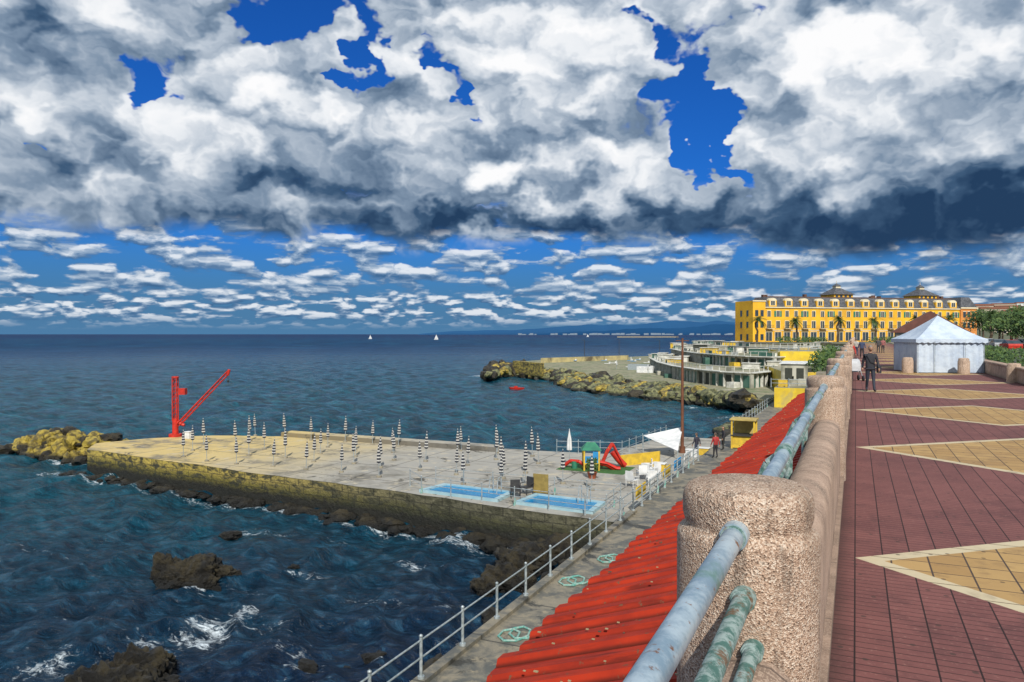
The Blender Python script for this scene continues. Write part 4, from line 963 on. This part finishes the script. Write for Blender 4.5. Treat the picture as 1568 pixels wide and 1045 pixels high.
# ================================================================ PEOPLE
def human(name,loc,rz,top,legs,skin=(.42,.24,.16),hair=(.08,.06,.05),sc=1.0,stride=.22,arm=(.15,-.12)):
    e=empty(name,loc,rz); e.scale=(sc,)*3
    V=[];E=[];Rd=[]
    def add(p,r,par=None):
        V.append(p); Rd.append(r); 
        if par is not None: E.append((par,len(V)-1))
        return len(V)-1
    pel=add((0,0,.95),(.155,.115)); sp=add((0,.01,1.12),(.15,.11),pel); ch=add((0,0,1.33),(.17,.12),sp); nk=add((0,0,1.46),(.075,.07),ch); hd0=add((0,-.01,1.55),(.055,.06),nk)
    hands=[]
    for s,a in ((-1,arm[0]),(1,arm[1])):
        sh=add((s*.185,0,1.40),(.065,.065),ch); el=add((s*.25,a*.35+.03,1.13),(.05,.05),sh); wr=add((s*.265,-abs(a)*.3+a,.90),(.033,.036),el); hands.append((V[wr],s))
    for s in (-1,1):
        st=stride*s
        hp=add((s*.09,0,.86),(.095,.1),pel); kn=add((s*.10,-.07-st*.5 if st<0 else -st*.35,.49),(.062,.066),hp)
        an=add((s*.10,-st*1.0 if s>0 else -st*.9,.09 if s>0 else .12),(.042,.045),kn); to=add((s*.12,V[an][1]-.17,.045),(.042,.035),an)
    me=bpy.data.meshes.new('body'); me.from_pydata(V,E,[]); o=bpy.data.objects.new('body_tmp',me); bpy.context.scene.collection.objects.link(o)
    sk=o.modifiers.new('s','SKIN'); sk.use_smooth_shade=True
    for i,r_ in enumerate(Rd): me.skin_vertices[0].data[i].radius=r_
    me.skin_vertices[0].data[0].use_root=True
    o.modifiers.new('u','SUBSURF').levels=2
    dg=bpy.context.evaluated_depsgraph_get(); m2=bpy.data.meshes.new_from_object(o.evaluated_get(dg)); bpy.data.objects.remove(o)
    ms=[mat(name+'_top',top),mat(name+'_legs',legs),mat(name+'_skin',skin,rough=.6),mat(name+'_shoes',(.03,.025,.02))]
    m2.materials.clear()
    for q in ms: m2.materials.append(q)
    for p in m2.polygons:
        c_=p.center; k=0
        if abs(c_.x)<.2 and c_.z<.93: k=1
        if c_.z<.1: k=3
        if c_.z>1.475: k=2
        p.material_index=k
    b_=bpy.data.objects.new('body',m2); bpy.context.scene.collection.objects.link(b_); b_.parent=e
    mb=MB(); vs,fs=ICO[3]; out=[]
    for p in vs:
        q=Vector((p.x*.078,p.y*.098,p.z*.118)); 
        if p.z<-.2: q.x*=1-.3*(-p.z-.2); q.y*=1-.1*(-p.z)
        if p.y<-.8 and abs(p.x)<.3 and -.35<p.z<.1: q.y-=.018
        if p.y<-.6 and .05<p.z<.25 and .2<abs(p.x)<.6: q.y+=.008
        out.append(q+Vector((0,-.015,1.645)))
    mb.add(out,fs,0,True)
    mb.add([(q-Vector((0,-.015,1.645)))*1.07+Vector((0,-.008,1.652)) for q in out],[f for f in fs if all((vs[i].z>.45 or (vs[i].y>.15 and vs[i].z>-.35)) for i in f)],1,True)
    for s in (-1,1):
        mb.rev([(.004,1.615),(.016,1.63),(.018,1.655),(.004,1.675)],s*.08,0,6,0,sx=.5); mb.rev([(.002,1.65),(.011,1.657),(.002,1.664)],s*.03,-.103,6,2)
    mb.box(-.022,.022,-.111,-.10,1.592,1.599,3)
    mb.obj('head',[ms[2],mat(name+'_hair',hair),m_dark,mat(name+'_lips',(.3,.1,.08))],parent=e)
    mb=MB()
    for (wp,s) in hands:
        w_=Vector(wp); mb.path([w_,w_+Vector((0,-.01,-.05)),w_+Vector((0,-.015,-.09))],[.026,.035,.03],8)
        for k in range(4):
            f0=w_+Vector((0,-.04+k*.02,-.085)); ln=(.05,.065,.07,.055)[3-k]; mb.path([f0,f0+Vector((-s*.006,0,-ln*.55)),f0+Vector((-s*.022,-.004,-ln))],[.009,.008,.006],6)
        mb.path([w_+Vector((0,-.03,-.03)),w_+Vector((-s*.008,-.055,-.06)),w_+Vector((-s*.012,-.062,-.09))],[.011,.009,.007],6)
    mb.obj('hands',[ms[2]],parent=e); return e
px,py=G(1333,600,ZP)
e=human('walking_man',(px,py,ZP),TH*.4,(.018,.02,.03),(.02,.028,.05),skin=(.36,.2,.13),hair=(.25,.23,.22),sc=1.0,stride=.2,arm=(.12,-.14))
mb=MB(); mb.box(.25,.36,-.16,.2,.72,1.0,0); mb.path([(.30,-.1,1.0),(.26,-.02,1.25),(.15,0,1.47)],.014,6,0); mb.path([(-.14,-.12,1.42),(0,-.15,1.15),(.3,-.05,.98)],.014,6,0)
mb.obj('shoulder_bag',[m_black],parent=e,bevel=.02)
mb=MB(); mb.prism([(-.2,-.13),(.2,-.13),(.2,.13),(-.2,.13)],.86,.9); mb.obj('jacket_hem',[m_black],parent=e,bevel=.03)
for u,v,t_,l_ in ((1303,563,(.45,.03,.02),(.05,.05,.06)),(1320,549,(.03,.05,.12),(.02,.02,.03)),(1311,545,(.4,.38,.35),(.03,.04,.08)),(1345,541,(.05,.05,.06),(.03,.03,.04)),(1352,541,(.3,.1,.1),(.03,.03,.04))):
    x_,y_=G(u,v,ZP); human('pedestrian',(x_,y_,ZP),math.pi if u in (1311,1352) else .2,t_,l_,stride=.15)
for u,v,t_,l_,z_ in ((1096,702,(.35,.03,.03),(.02,.02,.03),ZW),(1067,700,(.03,.03,.05),(.03,.04,.08),ZD),(1108,690,(.02,.02,.03),(.02,.02,.02),ZW)):
    x_,y_=G(u,v,z_); human('beach_visitor',(x_,y_,z_),R.uniform(0,6),t_,l_,stride=.08)
x_,y_=G(1309,583,ZP); e=empty('pushchair',(x_,y_,ZP),.3); mb=MB()
for a,c_ in ((-.28,-.35),(.28,-.35),(-.28,.35),(.28,.35)): mb.tube((a-.03,c_,.13),(a+.03,c_,.13),.13,n=14,m=1)
for s in (-.26,.26):
    mb.path([(s,-.35,.13),(s,.1,.6),(s,.5,1.05)],.016,6,2); mb.path([(s,.35,.13),(s,0,.55),(s,-.15,.75)],.016,6,2)
mb.tube((-.26,.5,1.05),(.26,.5,1.05),.02,n=6,m=1)
mb.obj('chassis',[m_dark,m_black,m_metal],parent=e)
mb=MB(); mb.add([(-.24,-.25,.42),(.24,-.25,.42),(.24,.12,.4),(-.24,.12,.4),(-.24,.3,.95),(.24,.3,.95)],[(0,1,2,3),(3,2,5,4)]); 
n=8; vs=[]
for i in range(n+1):
    a_=i/n*1.9; vs+=[(-.25,.3-.4*math.sin(a_),.6+.42*math.cos(a_)),(.25,.3-.4*math.sin(a_),.6+.42*math.cos(a_))]
mb.add(vs,[(2*i,2*i+1,2*i+3,2*i+2) for i in range(n)],0,True); mb.obj('seat_hood',[mat('grey_fabric',(.5,.52,.55))],parent=e)

# ================================================================ CAMERA
cam=bpy.data.cameras.new('camera'); co=bpy.data.objects.new('camera',cam); bpy.context.scene.collection.objects.link(co)
cam.sensor_width=36; cam.lens=F/1568*36; cam.clip_end=100000; cam.clip_start=.05
co.location=(0,0,ZC); co.rotation_euler=(math.radians(90-.52),0,TH)
bpy.context.scene.camera=co
bpy.context.scene.view_settings.view_transform='Standard'
bpy.context.scene.view_settings.look='None'
